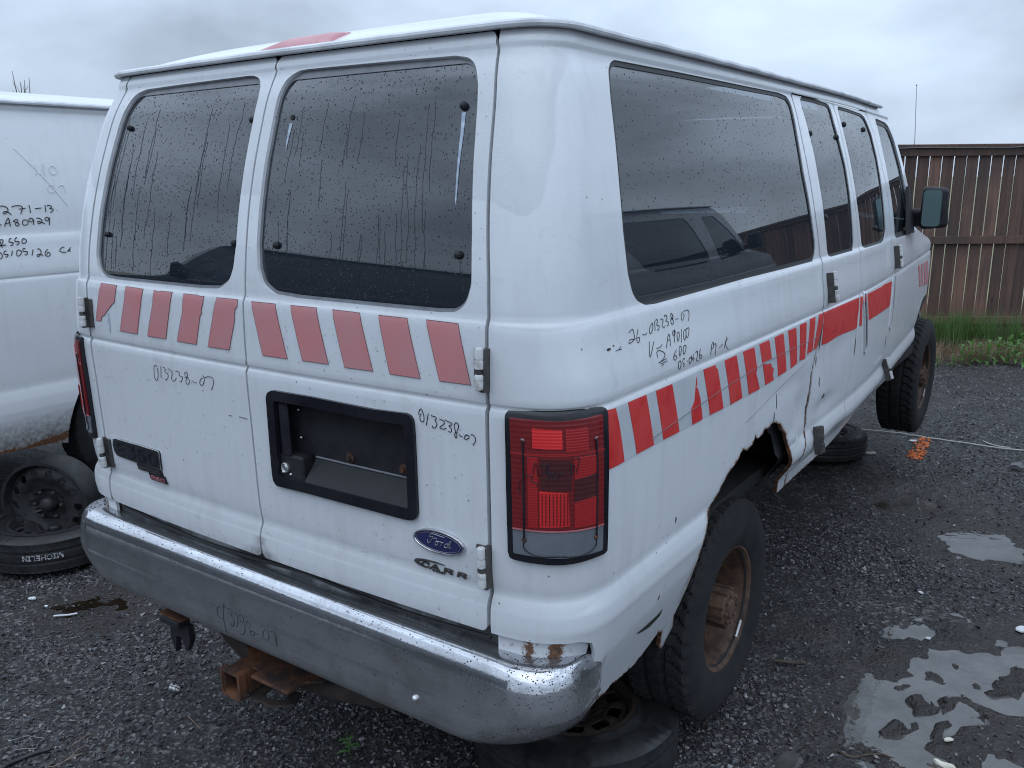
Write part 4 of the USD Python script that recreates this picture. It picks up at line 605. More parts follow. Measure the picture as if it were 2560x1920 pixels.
# rear doors
rd_poly = sbox(.0035, .8855, A - .0045, ZD).buffer(-.018).buffer(.018)
rd = pput('rear_door', rd_poly.difference(WIN['rw']).difference(PLATE.buffer(-.006)), M['white_paint'], van, grime=grime_r, th=.02, label='right rear door with the plate recess')
ld = pput('rear_door', mirr(rd_poly.difference(WIN['rw'])), M['white_paint'], van, grime=grime_r, th=.02, label='left rear door')
glazing(rd, WIN['rw'], 'tinted_glass', 11, 3600, 30, 'grey_rebate', .012, .008, .018)
glazing(ld, mirr(WIN['rw']), 'tinted_glass', 12, 3200, 24, 'grey_rebate', .012, .008, .018)
for u, z in ((.6956, 2.0861), (.1086, 1.7643), (.7037, 1.7627)): bolt(rd, u, z, .0098)
for u, z in T['lbolts']: bolt(ld, u, z, .0088)
put('bolt_hole', on(revolve([(0, .001), (.007, .001), (.007, 0)][::-1], 16, 'z'), .1075, 2.0859, -.0105), M['dark_cavity'], rd)
for k in 'abcde': s = pput('red_stripe', P_('rs_' + k), M['faded_red_film'], ld, .0016, .0016); put('film_edge', cat([tube(skin(*np.array(P_('rs_' + k).exterior.segmentize(.02).coords).T, .0014), .0007, 4)]), M['film_edge'], s)
for k in 'fghij': s = pput('red_stripe', P_('rs_' + k), M['faded_red_film'], rd, .0016, .0016); put('film_edge', cat([tube(skin(*np.array(P_('rs_' + k).exterior.segmentize(.02).coords).T, .0014), .0007, 4)]), M['film_edge'], s)
sk = lambda off: (lambda p: skin(p[:, 0], p[:, 1], off))
put('handwriting', ink(S['rd'], sk(.0006)), M['marker_ink'], rd, smooth=True)
put('handwriting', ink(S['ld'][:9], sk(.0006), .0009), M['marker_ink'], ld, smooth=True)
for s in S['ld'][9:]: put('pen_dash', ink([s], sk(.0006), .0008), M['marker_ink'], ld, smooth=True)
pput('glue_smear', Polygon([(-.672, 1.528), (-.664, 1.53), (-.660, 1.49), (-.664, 1.468), (-.672, 1.47), (-.676, 1.5)]), M['glue_smear'], ld, .001, 0)
pput('silicone_streak', Polygon([(.690, 2.073), (.702, 2.073), (.701, 2.02), (.697, 1.95), (.694, 1.87), (.690, 1.88), (.691, 1.96), (.692, 2.03)]), M['silicone'], rd, -.0108, 0)
pput('silicone_streak', Polygon([(.100, 2.070), (.112, 2.072), (.108, 2.04), (.104, 2.0), (.100, 2.03)]), M['silicone'], rd, -.0108, 0)
for sgn, d in ((1, rd), (-1, ld)):
    hinge(d, sgn * .786, 1.524, .088, sgn); hinge(d, sgn * .783, 1.058, .096, sgn)
tag(put('water_drops', cat([drops(rd_poly.difference(WIN['rw']).difference(PLATE.buffer(.02)), 420, 0, 21, .0008, .0020), drops(mirr(rd_poly.difference(WIN['rw'])), 420, 0, 22, .0008, .0020)]), M['water_drop'], van, smooth=True), kind='stuff') if False else None
# plate recess
fr = PLATE; pin = PLATE.buffer(-.026, join_style=2).buffer(-.012).buffer(.012)
pin = pin.intersection(sbox(.10, 1.150, .566, 1.372))
pf = pput('plate_recess', fr.buffer(.002).difference(pin), M['deep_black'], rd, .009, .058)
pput('recess_back', pin.buffer(.01), M['black_plastic'], pf, -.048, 0)
lg = skin(np.array([[.20, .566], [.20, .566]]), np.array([[1.205, 1.205], [1.150, 1.150]]), np.array([[-.047, -.047], [.004, .004]]))
put('plate_ledge', grid_mesh(lg[:, ::-1]), M['black_plastic'], pf, smooth=False)
put('ledge_rib', tube(skin(np.linspace(.20, .566, 12), np.full(12, 1.206), -.044), .003, 6), M['grey_rebate'], pf)
hb = rot(bx(0, 0, 0, .034, .150, .014, .005), 0, (0, 0, 1))
put('door_handle', on(hb, .129, 1.283, -.008), M['black_gloss'], pf)
put('lock_housing', on(bx(.002, 0, 0, .088, .070, .044, .006), .142, 1.177, -.026), M['black_plastic'], pf)
put('key_lock', on(cat([revolve([(0, .006), (.007, .006), (.0085, .004), (.012, .007), (.0145, .005), (.0145, 0)][::-1], 28, 'z')]), .122, 1.174, -.004), M['silver'], pf, smooth=40)
for u, z in ((.108, 1.158), (.139, 1.157), (.150, 1.33), (.151, 1.253)): put('rivet', on(revolve([(0, .004), (.003, .003), (.0042, 0)][::-1], 12, 'z'), u, z, -.004 if z < 1.2 else -.04), M['silver'], pf, smooth=True)
for u, z in T['pbolt']: put('plate_bolt', on(cat([revolve([(0, .012), (.006, .012), (.007, .010), (.007, .004), (.015, .003), (.015, 0)][::-1], 18, 'z')]), u, z, -.047), M['rusty_steel'], pf, smooth=30)
# badges
cu, cz = .6466, 1.0830
ov = [(.0762 * s, h) for s, h in ((1.0, 0), (1.0, .006), (.975, .0085), (.94, .0085), (.915, .0062))]
def ell(prof, a, b, k=64):
    ph = np.linspace(0, 2 * np.pi, k + 1); V = np.array([[(a * s * np.cos(p), b * s2 * np.sin(p), h) for p in ph] for s, s2, h in prof]); return grid_mesh(V)
bd = put('oval_badge', on(ell([(1, 1, 0), (1, 1, .006), (.98, .95, .0088), (.945, .87, .0088), (.925, .83, .0066)], .0762, .0305), cu, cz), M['chrome'], rd, smooth=40)
put('badge_face', on(ell([(.93, .84, .0066), (.5, .5, .0076), (.0, .0, .008)], .0762, .0305), cu, cz), M['emblem_blue'], bd, smooth=True)
put('badge_ring', on(ell([(.86, .76, .0071), (.855, .75, .0079), (.85, .735, .0072)], .0762, .0305), cu, cz), M['silver'], bd, smooth=True)
put('badge_script', ink(S['ford'], lambda p: skin(p[:, 0], p[:, 1], .0082), .0010), M['silver'], bd, smooth=True)
cs = Polygon([(.5625, 1.0125), (.566, 1.018), (.575, 1.0215), (.598, 1.0245), (.63, 1.0255), (.658, 1.0228), (.625, 1.0218), (.600, 1.0200), (.580, 1.0160), (.577, 1.011), (.582, 1.0065), (.598, 1.0030), (.585, 1.0025), (.572, 1.005)])
cb = pput('dealer_badge', cs, M['hinge_steel'], rd, .003, .003)
put('badge_letters', cat([text_on('C', .580, 1.0025, .0155, .003, 1.8, slant=.35), text_on('A', .606, 1.0025, .0155, .003, 2.3, slant=.35), text_on('R', .648, 1.0025, .0145, .003, 2.5, slant=.35), text_on('R', .688, 1.0020, .0145, .003, 2.5, slant=.35), text_on('FORD', .6165, .9965, .0055, .002, 1.9)]), M['hinge_steel'], cb, smooth=False)
eb = Polygon([(-.7326, 1.1083), (-.70, 1.1145), (-.58, 1.1165), (-.468, 1.1165), (-.462, 1.1100), (-.464, 1.056), (-.595, 1.0525), (-.722, 1.0545), (-.735, 1.0668), (-.739, 1.088)])
e3 = pput('model_badge', eb, M['black_plastic'], ld, .005, .005)
put('badge_letters', cat([text_on(c, -.722 + i * .062, 1.0640, .042, .002, 1.55, .005) for i, c in enumerate('E350')]), M['black_gloss'], e3, smooth=False)
put('badge_trim', cat([tube(skin(np.array([-.70, -.58, -.468, -.463, -.465]), np.array([1.1142, 1.1162, 1.1162, 1.110, 1.058]), .0055), .0018, 6)]), M['silver'], e3, smooth=True)
sdp = pput('model_badge', Polygon([(-.607, 1.049), (-.468, 1.0515), (-.463, 1.034), (-.535, 1.033), (-.602, 1.031)]), M['black_plastic'], ld, .004, .004)
put('badge_letters', text_on('SUPER DUTY', -.600, 1.0355, .0095, .0015, 1.55, .004), M['hinge_steel'], sdp, smooth=False)
rsc = pput('model_badge', Polygon([(-.541, 1.032), (-.452, 1.0345), (-.447, 1.012), (-.535, 1.0115)]), M['black_gloss'], ld, .0055, .004)
put('badge_letters', text_on('RSC', -.530, 1.0155, .0125, .0015, 2.3, .0055, bold=False), M['marker_lens'], rsc, smooth=False)

# right flank
qp = pput('quarter_panel', piece(1.15, 1.5).difference(WIN['bigwin']), M['white_paint'], van, rust=rust_q, grime=grime_q, th=.012)
glazing(qp, WIN['bigwin'], 'tinted_glass', 13, 2200, 0, 'seal_rubber', .006, .012)
d1 = pput('side_door', piece(2.85, 1.5).difference(WIN['d1win']), M['white_paint'], van, rust=rust_d, grime=grime_q, th=.02, label='rear side door, dented and rusty along its edge')
glazing(d1, WIN['d1win'], 'tinted_glass', 14, 800, 0, 'seal_rubber', .006, .010)
d2 = pput('side_door', piece(3.5, 1.5).difference(WIN['d2win']), M['white_paint'], van, rust=lambda u, z: .5 * near(sil, .03)(u, z), grime=grime_q, th=.02, label='front side door of the pair')
glazing(d2, WIN['d2win'], 'tinted_glass', 15, 800, 0, 'seal_rubber', .006, .010)
fd = pput('front_door', piece(4.3, 1.3).difference(WIN['fwin']), M['white_paint'], van, rust=lambda u, z: .55 * near(sil, .05)(u, z), grime=grime_q, th=.02)
glazing(fd, WIN['fwin'], 'cab_glass', 16, 160, 0, 'seal_rubber', .010, .022)
rs = pput('roof_side', piece(3.2, 2.235), M['white_paint'], van, th=.012) if not piece(1.15, 1.5).contains(Point(3.2, 2.235)) else None
fe = pput('front_fender', piece(5.15, 1.4), M['white_paint'], van, rust=lambda u, z: .6 * near(LineString([(4.95, .7), (5.1, .9)]), .06)(u, z), grime=grime_q, th=.012)
pput('reflective_film', P_('film').intersection(piece(1.15, 1.5)), M['grey_film'], qp, .0010, .001)
for k in 'abcdefghijklm':
    p = P_('ss_' + k).intersection(piece(1.15, 1.5)).buffer(0); s = pput('red_stripe', p, M['red_film'], qp, .0020, .0018)
pput('red_stripe', P_('ss_n').intersection(piece(2.85, 1.5)), M['red_film'], d1, .0018, .0018); pput('red_stripe', P_('ss_o').intersection(piece(3.5, 1.5)), M['red_film'], d2, .0018, .0018)
for i in range(4):
    a = [np.array(T['fs'][0]) + (np.array(T['fs'][1]) - T['fs'][0]) * f for f in (i / 4, (i + .62) / 4)]; b = [np.array(T['fs'][3]) + (np.array(T['fs'][2]) - T['fs'][3]) * f for f in ((i + .62) / 4, i / 4)]
    pput('red_stripe', Polygon(a + b), M['faded_red_film'], fe, .0018, .0018)
for a_, b_ in ((0, 12), (12, 21), (21, 27), (27, len(S['sd']) - 2)): put('handwriting', ink(S['sd'][a_:b_], sk(.0006), .00095), M['marker_ink'], qp, smooth=True)
put('scratch', ink(S['sd'][-2:], sk(.0006), .0009), M['marker_ink'], qp, smooth=True)
put('scratch', cat([tube(skin(np.linspace(1.25, 2.66, 60), 1.305 + .028 * np.sin(np.linspace(0, 3.0, 60)) + .035 * np.linspace(0, 1, 60), .0022), .0009, 4), tube(skin(np.linspace(1.9, 2.5, 30), np.linspace(1.19, 1.275, 30), .0004), .0008, 4)]), M['grey_rebate'], qp, smooth=True)
chips = [(1.086, 1.552, .010, .003), (1.11, 1.556, .004, .002), (1.42, 1.035, .004, .010), (1.36, .83, .004, .009), (2.19, 1.20, .003, .030), (2.17, 1.14, .004, .02), (2.775, 1.086, .016, .012), (2.70, 1.16, .004, .02), (2.66, 1.25, .006, .02), (.69, 1.553, .006, .002), (2.678, 1.345, .007, .05), (3.20, 1.22, .006, .045), (3.96, 1.11, .006, .035), (1.03, 1.12, .003, .004)]
g = np.random.default_rng(5)
put('paint_chips', cat([on(extr(Polygon([(a * (.7 + .5 * g.random()) * math.cos(t), b * (.7 + .5 * g.random()) * math.sin(t)) for t in np.linspace(0, 6.28, 9)[:-1]]).buffer(0), .0006), u, z, .0004) for u, z, a, b in chips]), M['dark_steel'], qp, smooth=False)
_rs = np.array([c for c in LineString([c for c in seam1.coords if 1.0 < c[1] < 1.35]).segmentize(.012).coords]); _g = np.random.default_rng(17)
pput('rust_streak', Polygon(np.r_[np.c_[_rs[:, 0] - .004 - .012 * _g.random(len(_rs)) ** 2, _rs[:, 1]], np.c_[_rs[:, 0] - .0036, _rs[:, 1]][::-1]]).buffer(0), M['rust_stain'], qp, .0026, 0)
pput('rust_streak', Polygon(np.r_[np.c_[_rs[:, 0] + .0037, _rs[:, 1]], np.c_[_rs[:, 0] + .005 + .010 * _g.random(len(_rs)) ** 2, _rs[:, 1]][::-1]]).buffer(0), M['rust_stain'], d1, .0026, 0)
slash = P_('slash'); pput('torn_slit', slash, M['dark_cavity'], qp, .0014, 0)
for par, u, z, dk in ((d1, 2.757, 1.516, 0), (fd, 4.085, 1.525, 0), (fd, 3.985, .965, 0), (d1, 2.667, .945, 1)): hinge(par, u, z, .105 if not dk else .10, -1, dark=bool(dk), off=.014, w=.05)
for par, (u0, z0), (u1, z1) in ((d2, T['shandles'][0], T['shandles'][1]), (fd, (4.065, 1.374), (4.05, 1.225))):
    c = LineString([(u0 + .0, z0 + .035), (u1 + .005, z1 - .035)]); hp = pput('door_handle', c.buffer(.032).difference(c.buffer(.020)), M['white_paint'], par, .006, .006)
    pput('handle_recess', c.buffer(.021), M['dark_cavity'], hp, .0008, 0); pput('handle_pull', LineString([(u0, z0 + .01), ((u0 + u1) / 2, (z0 + z1) / 2 - .02)]).buffer(.009), M['black_gloss'], hp, .004, .004)
for i, (u, z) in enumerate(T['sbolts'][:4] + [T['sbolts'][5], T['sbolts'][6]]): bolt(d1 if i in (0, 1, 4) else d2, u, z, .0115, off=-.006)

# tail lights
def tail_light(sgn):
    f = (lambda p: p) if sgn > 0 else mirr
    tl = pput('tail_light', f(smoothed('bezel', .006)), M['deep_black'], van, .010, .012)
    L = smoothed('lens', .004); zA, zB = 1.345, 1.168
    b = lambda z0, z1: sbox(.7, z0, 1.2, z1)
    u0, u1 = .853, .868
    pput('brake_lens', f(L.intersection(b(zA + .002, 1.5)).buffer(0)), M['red_lens'], tl, .0125, .004)
    pput('brake_lens', f(L.intersection(b(zB + .0015, zA - .002))), M['red_lens'], tl, .0135, .005)
    pput('reverse_lens', f(L.intersection(b(1.0, zB - .0015))), M['clear_lens'], tl, .0125, .004)
    pput('lens_divider', f(L.intersection(b(zA - .002, zA + .002))), M['red_reflector'], tl, .0150, .003)
    pput('lens_divider', f(L.intersection(b(zB - .0015, zB + .0015))), M['marker_lens'], tl, .0150, .003)
    for q, m_ in ((Polygon([(.866, 1.34), (.885, 1.34), (.885, 1.175), (.866, 1.175)]), 'red_reflector'), (Polygon([(.958, 1.338), (1.008, 1.338), (1.008, 1.296), (.958, 1.288)]), 'red_reflector'), (Polygon([(.958, 1.235), (1.008, 1.243), (1.008, 1.175), (.958, 1.175)]), 'red_reflector'),
                  (Polygon([(.958, 1.286), (1.008, 1.294), (1.008, 1.245), (.958, 1.237)]), 'dark_red_lens'), (Polygon([(.888, 1.262), (.945, 1.258), (.948, 1.180), (.888, 1.178)]), 'bright_red_lens'), (Polygon([(.876, 1.404), (.935, 1.400), (.935, 1.358), (.876, 1.360)]), 'bright_red_lens'),
                  (Polygon([(.890, 1.336), (.952, 1.334), (.952, 1.264), (.890, 1.266)]), 'dark_red_lens'), (Polygon([(.942, 1.402), (.992, 1.402), (.992, 1.35), (.942, 1.35)]), 'red_reflector')):
        pput('lens_facet', f(q), M[m_], tl, .0155 if q.bounds[1] < 1.34 else .0140, .002)
    for uu in np.arange(.893, .944, .0072): put('lens_rib', tube(skin(np.full(5, sgn * uu), np.linspace(1.258, 1.183, 5), .0175), .0011, 4), M['dark_red_lens'], tl, smooth=True)
    for uu in (.8585, 1.0105): put('lens_channel', tube(skin(np.full(9, sgn * uu), np.linspace(1.372, 1.145, 9), .0150), .0022, 6), M['black_gloss'], tl, smooth=True)
    pp = spline(np.array([(.8585, 1.14), (.862, 1.118), (.875, 1.110), (.92, 1.108), (.99, 1.109), (1.006, 1.118), (1.010, 1.14)]))
    put('lens_channel', tube(skin(sgn * pp[:, 0], pp[:, 1], .0135), .0016, 5), M['black_gloss'], tl, smooth=True)
    for uu, zz in ((.8585, 1.375), (1.0105, 1.373), (.8585, 1.143), (1.0105, 1.143)): put('lens_screw', on(revolve([(0, .003), (.003, .003), (.005, .001), (.006, 0)][::-1], 14, 'z'), sgn * uu, zz, .014), M['rusty_steel'] if zz < 1.2 else M['dark_red_lens'], tl, smooth=40)
    if sgn > 0:
        put('lens_lettering', text_on('Ford', .9285, 1.1065, .0045, .0006, 1.8, .0126, bold=False), M['letter_white'], tl, smooth=False)
        put('handwriting', ink(S['tl'], sk(.0165), .0009), M['marker_ink'], tl, smooth=True)
tail_light(1); tail_light(-1)

# left flank (plain, seen only at its rear corner and through the glass)
lf_win = unary_union([mirr(WIN['bigwin']), mirr(unary_union([WIN['d1win'], WIN['d2win']]).convex_hull.buffer(-.01)), mirr(WIN['fwin'])])
UL2 = np.r_[UL[(UL > -1.11)], np.arange(-6.6, -1.11, .06)]; UL2.sort()
lq = Polygon([(-A - .004, .886), (-A - .004, ZTOP)] + [(-u, z) for u, z in NOSE[::-1]] + [(-6.15, .80)] + [(-u, z) for u, z in _fa[::-1]] + [(-u, z) for u, z in SILL[::-1]] + [(-2.45, .76), (-2.34, .98), (-2.1, 1.09), (-1.85, 1.07), (-1.70, .96), (-1.6, .74), (-1.1, .70), (-1.04, .82), (-.985, .884)]).buffer(0)
sp = pput('side_panel', lq.difference(lf_win), M['white_paint'], van, UL=UL2, S=lambda u, z, off=0: surf(u, z) + surfn(u, z) * np.asarray(off)[..., None] if np.ndim(off) else surf(u, z) + surfn(u, z) * off, SN=surfn)
for g_ in lf_win.geoms: pput('window', g_.buffer(.004), M['tinted_glass'], sp, -.008, 0, UL=UL2)
# inner lining, floor
lin = sbox(-6.0, .80, 6.0, 2.235).intersection(unary_union([side_all, lq, sbox(-A - .01, .886, A + .01, 2.24)]).buffer(.02))
holes = unary_union([WIN['rw'], mirr(WIN['rw']), lf_win] + [WIN[k] for k in ('bigwin', 'd1win', 'd2win', 'fwin')])
lin = lin.difference(holes.buffer(.004)).difference(PLATE)
lin = lin.intersection(sbox(-4.3, .8, 4.3, 2.24))
ULc = np.r_[UL[np.abs(UL) < 1.1], np.arange(1.1, 6.5, .1), -np.arange(1.1, 6.5, .1)]; ULc.sort()
pput('inner_lining', lin, M['lining'], van, -.045, 0, UL=ULc, ZL=np.arange(.78, 2.3, .04))
put('floor_pan', cat([bx(0, 2.6, .835, 1.78, 4.9, .05), bx(.45, 2.75, .74, .10, 4.9, .14, .01), bx(-.45, 2.75, .74, .10, 4.9, .14, .01), bx(0, 1.85, .75, 1.6, .08, .10), bx(0, .45, .72, 1.2, .07, .10), bx(-.25, 2.4, .66, .75, .9, .22, .05), bx(.55, 3.2, .66, .25, 1.1, .16, .05)]), M['dark_cavity'], van)
hl = np.array([[(x * .78, y, 2.19 + .05 * (1 - x * x)) for x in np.linspace(-1, 1, 9)] for y in (.40, 1.0, 2.0, 3.0, 3.3)])
put('headliner', grid_mesh(hl), M['lining'], van, smooth=True)
def bench(y): return cat([bx(0, y, 1.14, 1.45, .42, .14, .04), rot(bx(0, y + .0, 1.46, 1.45, .13, .56, .04), -10, (1, 0, 0), (0, y, 1.2)), bx(-.6, y, .96, .06, .35, .22), bx(.6, y, .96, .06, .35, .22)])
for y in (1.55, 2.6): put('bench_seat', bench(y), M['lining'], van)
for x in (-.5, .5): put('front_seat', cat([bx(x, 3.2, 1.16, .5, .48, .14, .04), rot(bx(x, 2.98, 1.52, .48, .14, .66, .05), -10, (1, 0, 0), (0, 2.98, 1.2)), bx(x, 2.92, 1.93, .26, .09, .17, .03)]), M['lining'], van)
put('wheel_house', cat([bx(.60, 1.2, .80, .02, 1.05, .75), bx(.77, 1.2, 1.17, .34, 1.05, .02), bx(.77, .70, .95, .34, .02, .44), bx(.77, 1.76, 1.0, .34, .02, .34)]), M['dark_cavity'], van)
put('wheel_house', cat([bx(.50, 4.77, .85, .02, 1.0, .75), bx(.66, 4.70, 1.14, .30, .9, .02), bx(.66, 4.22, .98, .28, .02, .34)]), M['dark_cavity'], van)
# roof
pu = np.r_[np.linspace(-4.2, -1.2, 40), UL[(UL > -1.19) & (UL < 1.19)], np.linspace(1.2, 4.2, 40)]
Pk = surf(pu, np.full(len(pu), 2.256)) - surfn(pu, np.full(len(pu), 2.24)) * .004
sp_y = np.clip(Pk[:, 1], .95, 3.1); spine = np.c_[np.zeros(len(pu)), sp_y]
vv = np.linspace(0, 1, 26) ** 1.5
RV = np.stack([np.c_[Pk[:, :2] + (spine - Pk[:, :2]) * v, Pk[:, 2] + .130 * (1 - (1 - v) ** 2.6)] for v in vv], 0)
roof = put('roof', grid_mesh(RV[:, ::-1]), M['white_paint'], van, smooth=True)
put('windscreen_header', trimesh.convex.convex_hull(np.array([(x, y, z) for x, y, z in (RV[0, 0], RV[0, -1], RV[-1, 0], RV[6, 0], RV[6, -1], RV[14, 0], RV[14, -1])])), M['white_paint'], roof) if False else None
def ribbon(path, sx=1.0, n=15, bow=.10):
    L = surf(np.array([u for u, z in path]), np.array([z for u, z in path])); t = np.linspace(-1, 1, n)
    return np.stack([np.stack([L[:, 0] * x, L[:, 1] + bow * (1 - x * x), L[:, 2] + .02 * (1 - x * x)], -1) for x in t], 1)
put('windscreen', grid_mesh(ribbon(NOSE[:0:-1][0:0] or [NOSE[i] for i in (11, 10, 9, 8, 7, 6)], bow=.16)), M['cab_glass'], van, smooth=True)
put('bonnet', grid_mesh(ribbon([NOSE[i] for i in (6, 5, 4, 3, 2)], bow=.12)), M['white_paint'], van, smooth=True)
put('front_grille', grid_mesh(ribbon([NOSE[i] for i in (2, 1, 0)], bow=.12)), M['black_plastic'], van, smooth=True)
# drip rail
ru = np.r_[np.linspace(-4.02, -1.2, 50), UL[(UL > -1.19) & (UL < 1.19)], np.linspace(1.2, 4.03, 60)]
rb_, rn = surf(ru, np.full(len(ru), 2.250)), surfn(ru, np.full(len(ru), 2.235)); rn[:, 2] = 0; rn /= np.linalg.norm(rn, axis=1, keepdims=True)
prof = np.array([(-.016, .008), (.004, .0105), (.016, .009), (.0235, .004), (.025, -.002), (.022, -.0075), (.014, -.0095), (.006, -.007), (-.010, -.004)])
DV = np.stack([rb_ + rn * o + np.array([0, 0, h + .003]) for o, h in prof], 1)
put('drip_rail', cat([grid_mesh(DV[:, ::-1]), trimesh.Trimesh(DV[0], [(0, i, i + 1) for i in range(1, 8)]), trimesh.Trimesh(DV[-1], [(0, i + 1, i) for i in range(1, 8)])]), M['rail_paint'], van, smooth=40)
put('door_gutter', tube(surf(np.linspace(-.79, .79, 40), np.full(40, 2.247)) + np.array([0, .010, 0]), .007, 6), M['dark_cavity'], van)
# high brake light on the roof edge
i0 = [i for i, u in enumerate(pu) if -.19 < u < .19]
hb0, hb1 = .055, .50
HV = np.stack([RV[k][i0] for k in range(2, 10)], 0) + np.array([0, 0, .003])
w_ = np.linspace(-1, 1, len(i0)); sel = [[k if abs(x) < 1 - (k / 8) * .45 else None for k in range(8)] for x in w_]
for k in range(8): HV[k, :, 0] = HV[k, :, 0].mean() + (HV[k, :, 0] - HV[k, :, 0].mean()) * (1 - .03 * k)
HV[:, :, 2] += .013 * (np.sin(np.linspace(0, np.pi, 8))[:, None] * np.clip(2.4 * (1 - np.abs(w_)), 0, 1)[None]) ** .7 - .006 * (np.abs(w_)[None] > .97)
put('high_brake_light', grid_mesh(HV[:, ::-1]), M['marker_lens'], van, smooth=True)

# bumper
ye = .185; t1 = np.linspace(0, np.pi / 2, 18)
def plan(cr, cx_):
    return np.array([(-cx_ - cr, y) for y in np.linspace(ye, cr, 5)[:-1]] + [(-cx_ - cr * np.cos(t), cr - cr * np.sin(t)) for t in t1] + [(x, 0) for x in np.linspace(-cx_, cx_, 40)[1:-1]] + [(cx_ + cr * np.sin(t), cr - cr * np.cos(t)) for t in t1] + [(cx_ + cr, y) for y in np.linspace(cr, ye, 5)[1:]])
base, base2 = plan(.075, .865), plan(.165, .700)
tg = np.gradient(base, axis=0); tg /= np.linalg.norm(tg, axis=1, keepdims=True); nr_ = np.c_[tg[:, 1], -tg[:, 0]]
BP = np.array([(-.034, .836), (-.012, .840), (.012, .839), (.030, .833), (.043, .822), (.052, .806), (.0575, .785), (.063, .755), (.0675, .725), (.067, .716), (.071, .711), (.0755, .68), (.0775, .65), (.0745, .632), (.064, .622), (.045, .618), (.02, .622)])
dd = np.r_[0, np.cumsum(np.linalg.norm(np.diff(base, axis=0), axis=1))]; ed = np.minimum(dd, dd[-1] - dd)
BV = []
for i in range(len(base)):
    tip = np.clip(1 - ed[i] / .16, 0, 1) ** 2; o = BP[:, 0].copy(); z = BP[:, 1].copy()
    o = np.where(o < .043, o + (.043 - o) * tip, o) - .012 * tip; z = z - .022 * tip * (z > .8) + .10 * tip * np.clip((.70 - z) / .1, 0, 1)
    f_ = np.clip((.73 - BP[:, 1]) / .11, 0, 1) ** 1.3; bx_ = base[i, 0] * (1 - f_) + base2[i, 0] * f_; by_ = base[i, 1] * (1 - f_) + base2[i, 1] * f_
    x = bx_ + nr_[i, 0] * o; y = by_ + nr_[i, 1] * o - .004 * (1 - min(abs(base[i, 0]) / .79, 1) ** 2)
    y = np.where(z < .80, np.minimum(y, ye - .10 * np.clip((.80 - z) / .2, 0, 1) ** 1.4), y)
    BV.append(np.c_[x, y, z])
BV = np.array(BV)
bp = put('rear_bumper', grid_mesh(BV), M['chrome'], van, smooth=True)
put('handwriting', ink(S['bp'], lambda p: np.c_[p[:, 0], np.interp(p[:, 1], BP[::-1][2:, 1][np.argsort(BP[::-1][2:, 1])], -BP[::-1][2:, 0][np.argsort(BP[::-1][2:, 1])]) - .0045, p[:, 1]], .0010), M['marker_ink'], bp, smooth=True)
def bsk(s, k):  # point on the bumper sheet
    i = np.clip(s, 0, len(base) - 1.001); i0_ = i.astype(int); f = (i - i0_)[:, None]; kk = np.clip(k, 0, len(BP) - 1.001); k0 = kk.astype(int); h = (kk - k0)[:, None]
    a = BV[i0_, k0] * (1 - h) + BV[i0_, k0 + 1] * h; b = BV[i0_ + 1, k0] * (1 - h) + BV[i0_ + 1, k0 + 1] * h; return a * (1 - f) + b * f
g = np.random.default_rng(3); nb_ = 3200
s_ = g.uniform(2, len(base) - 3, nb_); k_ = np.where(g.random(nb_) < .75, g.uniform(.3, 6.8, nb_), g.uniform(6, 12, nb_)); c0 = bsk(s_, k_); r_ = .0006 + .0019 * g.random(nb_) ** 2.5
put('water_drops', cat([trimesh.Trimesh(np.array([0, 0, 0]) + 0, [])] if False else [trimesh.Trimesh((c0[:, None] + r_[:, None, None] * trimesh.creation.icosphere(0).vertices[None] * np.array([1, 1, .8])).reshape(-1, 3), (np.arange(nb_)[:, None, None] * 12 + trimesh.creation.icosphere(0).faces[None]).reshape(-1, 3), process=False)]), M['water_drop'], bp, smooth=True, kind='stuff')
put('bumper_bolt', cat([trimesh.creation.icosphere(2, .009)]).apply_translation((.612, -.077, .690)), M['silver'], bp, smooth=True)
# valance between body and bumper
vp = sbox(-1.03, .80, 1.03, .91)
pput('rear_sill', vp.intersection(sbox(-.80, .7, .80, 1)), M['sill_paint'], van, -.034, 0)
tag(put('water_beads', cat([drops(rd_poly.difference(WIN['rw']).difference(PLATE.buffer(.02)), 650, .0003, 21), drops(mirr(rd_poly.difference(WIN['rw'])), 600, .0003, 22)]), M['water_bead'], van, smooth=True), kind='stuff')
tag(put('water_beads', cat([drops(piece(2.85, 1.5).difference(WIN['d1win']), 800, .0003, 23), drops(piece(3.5, 1.5).difference(WIN['d2win']), 900, .0003, 24), drops(piece(4.3, 1.3).difference(WIN['fwin']), 900, .0003, 25), drops(piece(5.15, 1.4), 700, .0003, 26), drops(sbox(1.7, .95, 2.6, 1.6).intersection(piece(1.15, 1.5)), 500, .0003, 27)]), M['water_bead'], van, smooth=True), kind='stuff')
for sg in (1, -1):
    e_ = vp.intersection(sbox(.80, .7, 1.2, 1)); e_ = e_ if sg > 0 else mirr(e_)
    pput('sill_end', e_, M['white_paint'], van, -.016, .01, rust=lambda u, z: .35 + .40 * np.exp(-((np.abs(u) - .93) / .018) ** 2) + .25 * np.exp(-((np.abs(u) - .865) / .012) ** 2))
# rubber strip lying along the sill
rx = np.linspace(-.74, .30, 60)
put('sill_strip', tube(np.c_[rx, .012 + .012 * np.sin(rx * 5), .868 - .016 * np.sin((rx + .74) / 1.04 * np.pi)], .006, 6), M['seal_rubber'], van, smooth=True)
put('sill_strip', tube(np.c_[np.linspace(.1, .78, 40), np.full(40, .012), .866 - .014 * np.sin(np.linspace(0, np.pi, 40))], .005, 6), M['seal_rubber'], van, smooth=True)

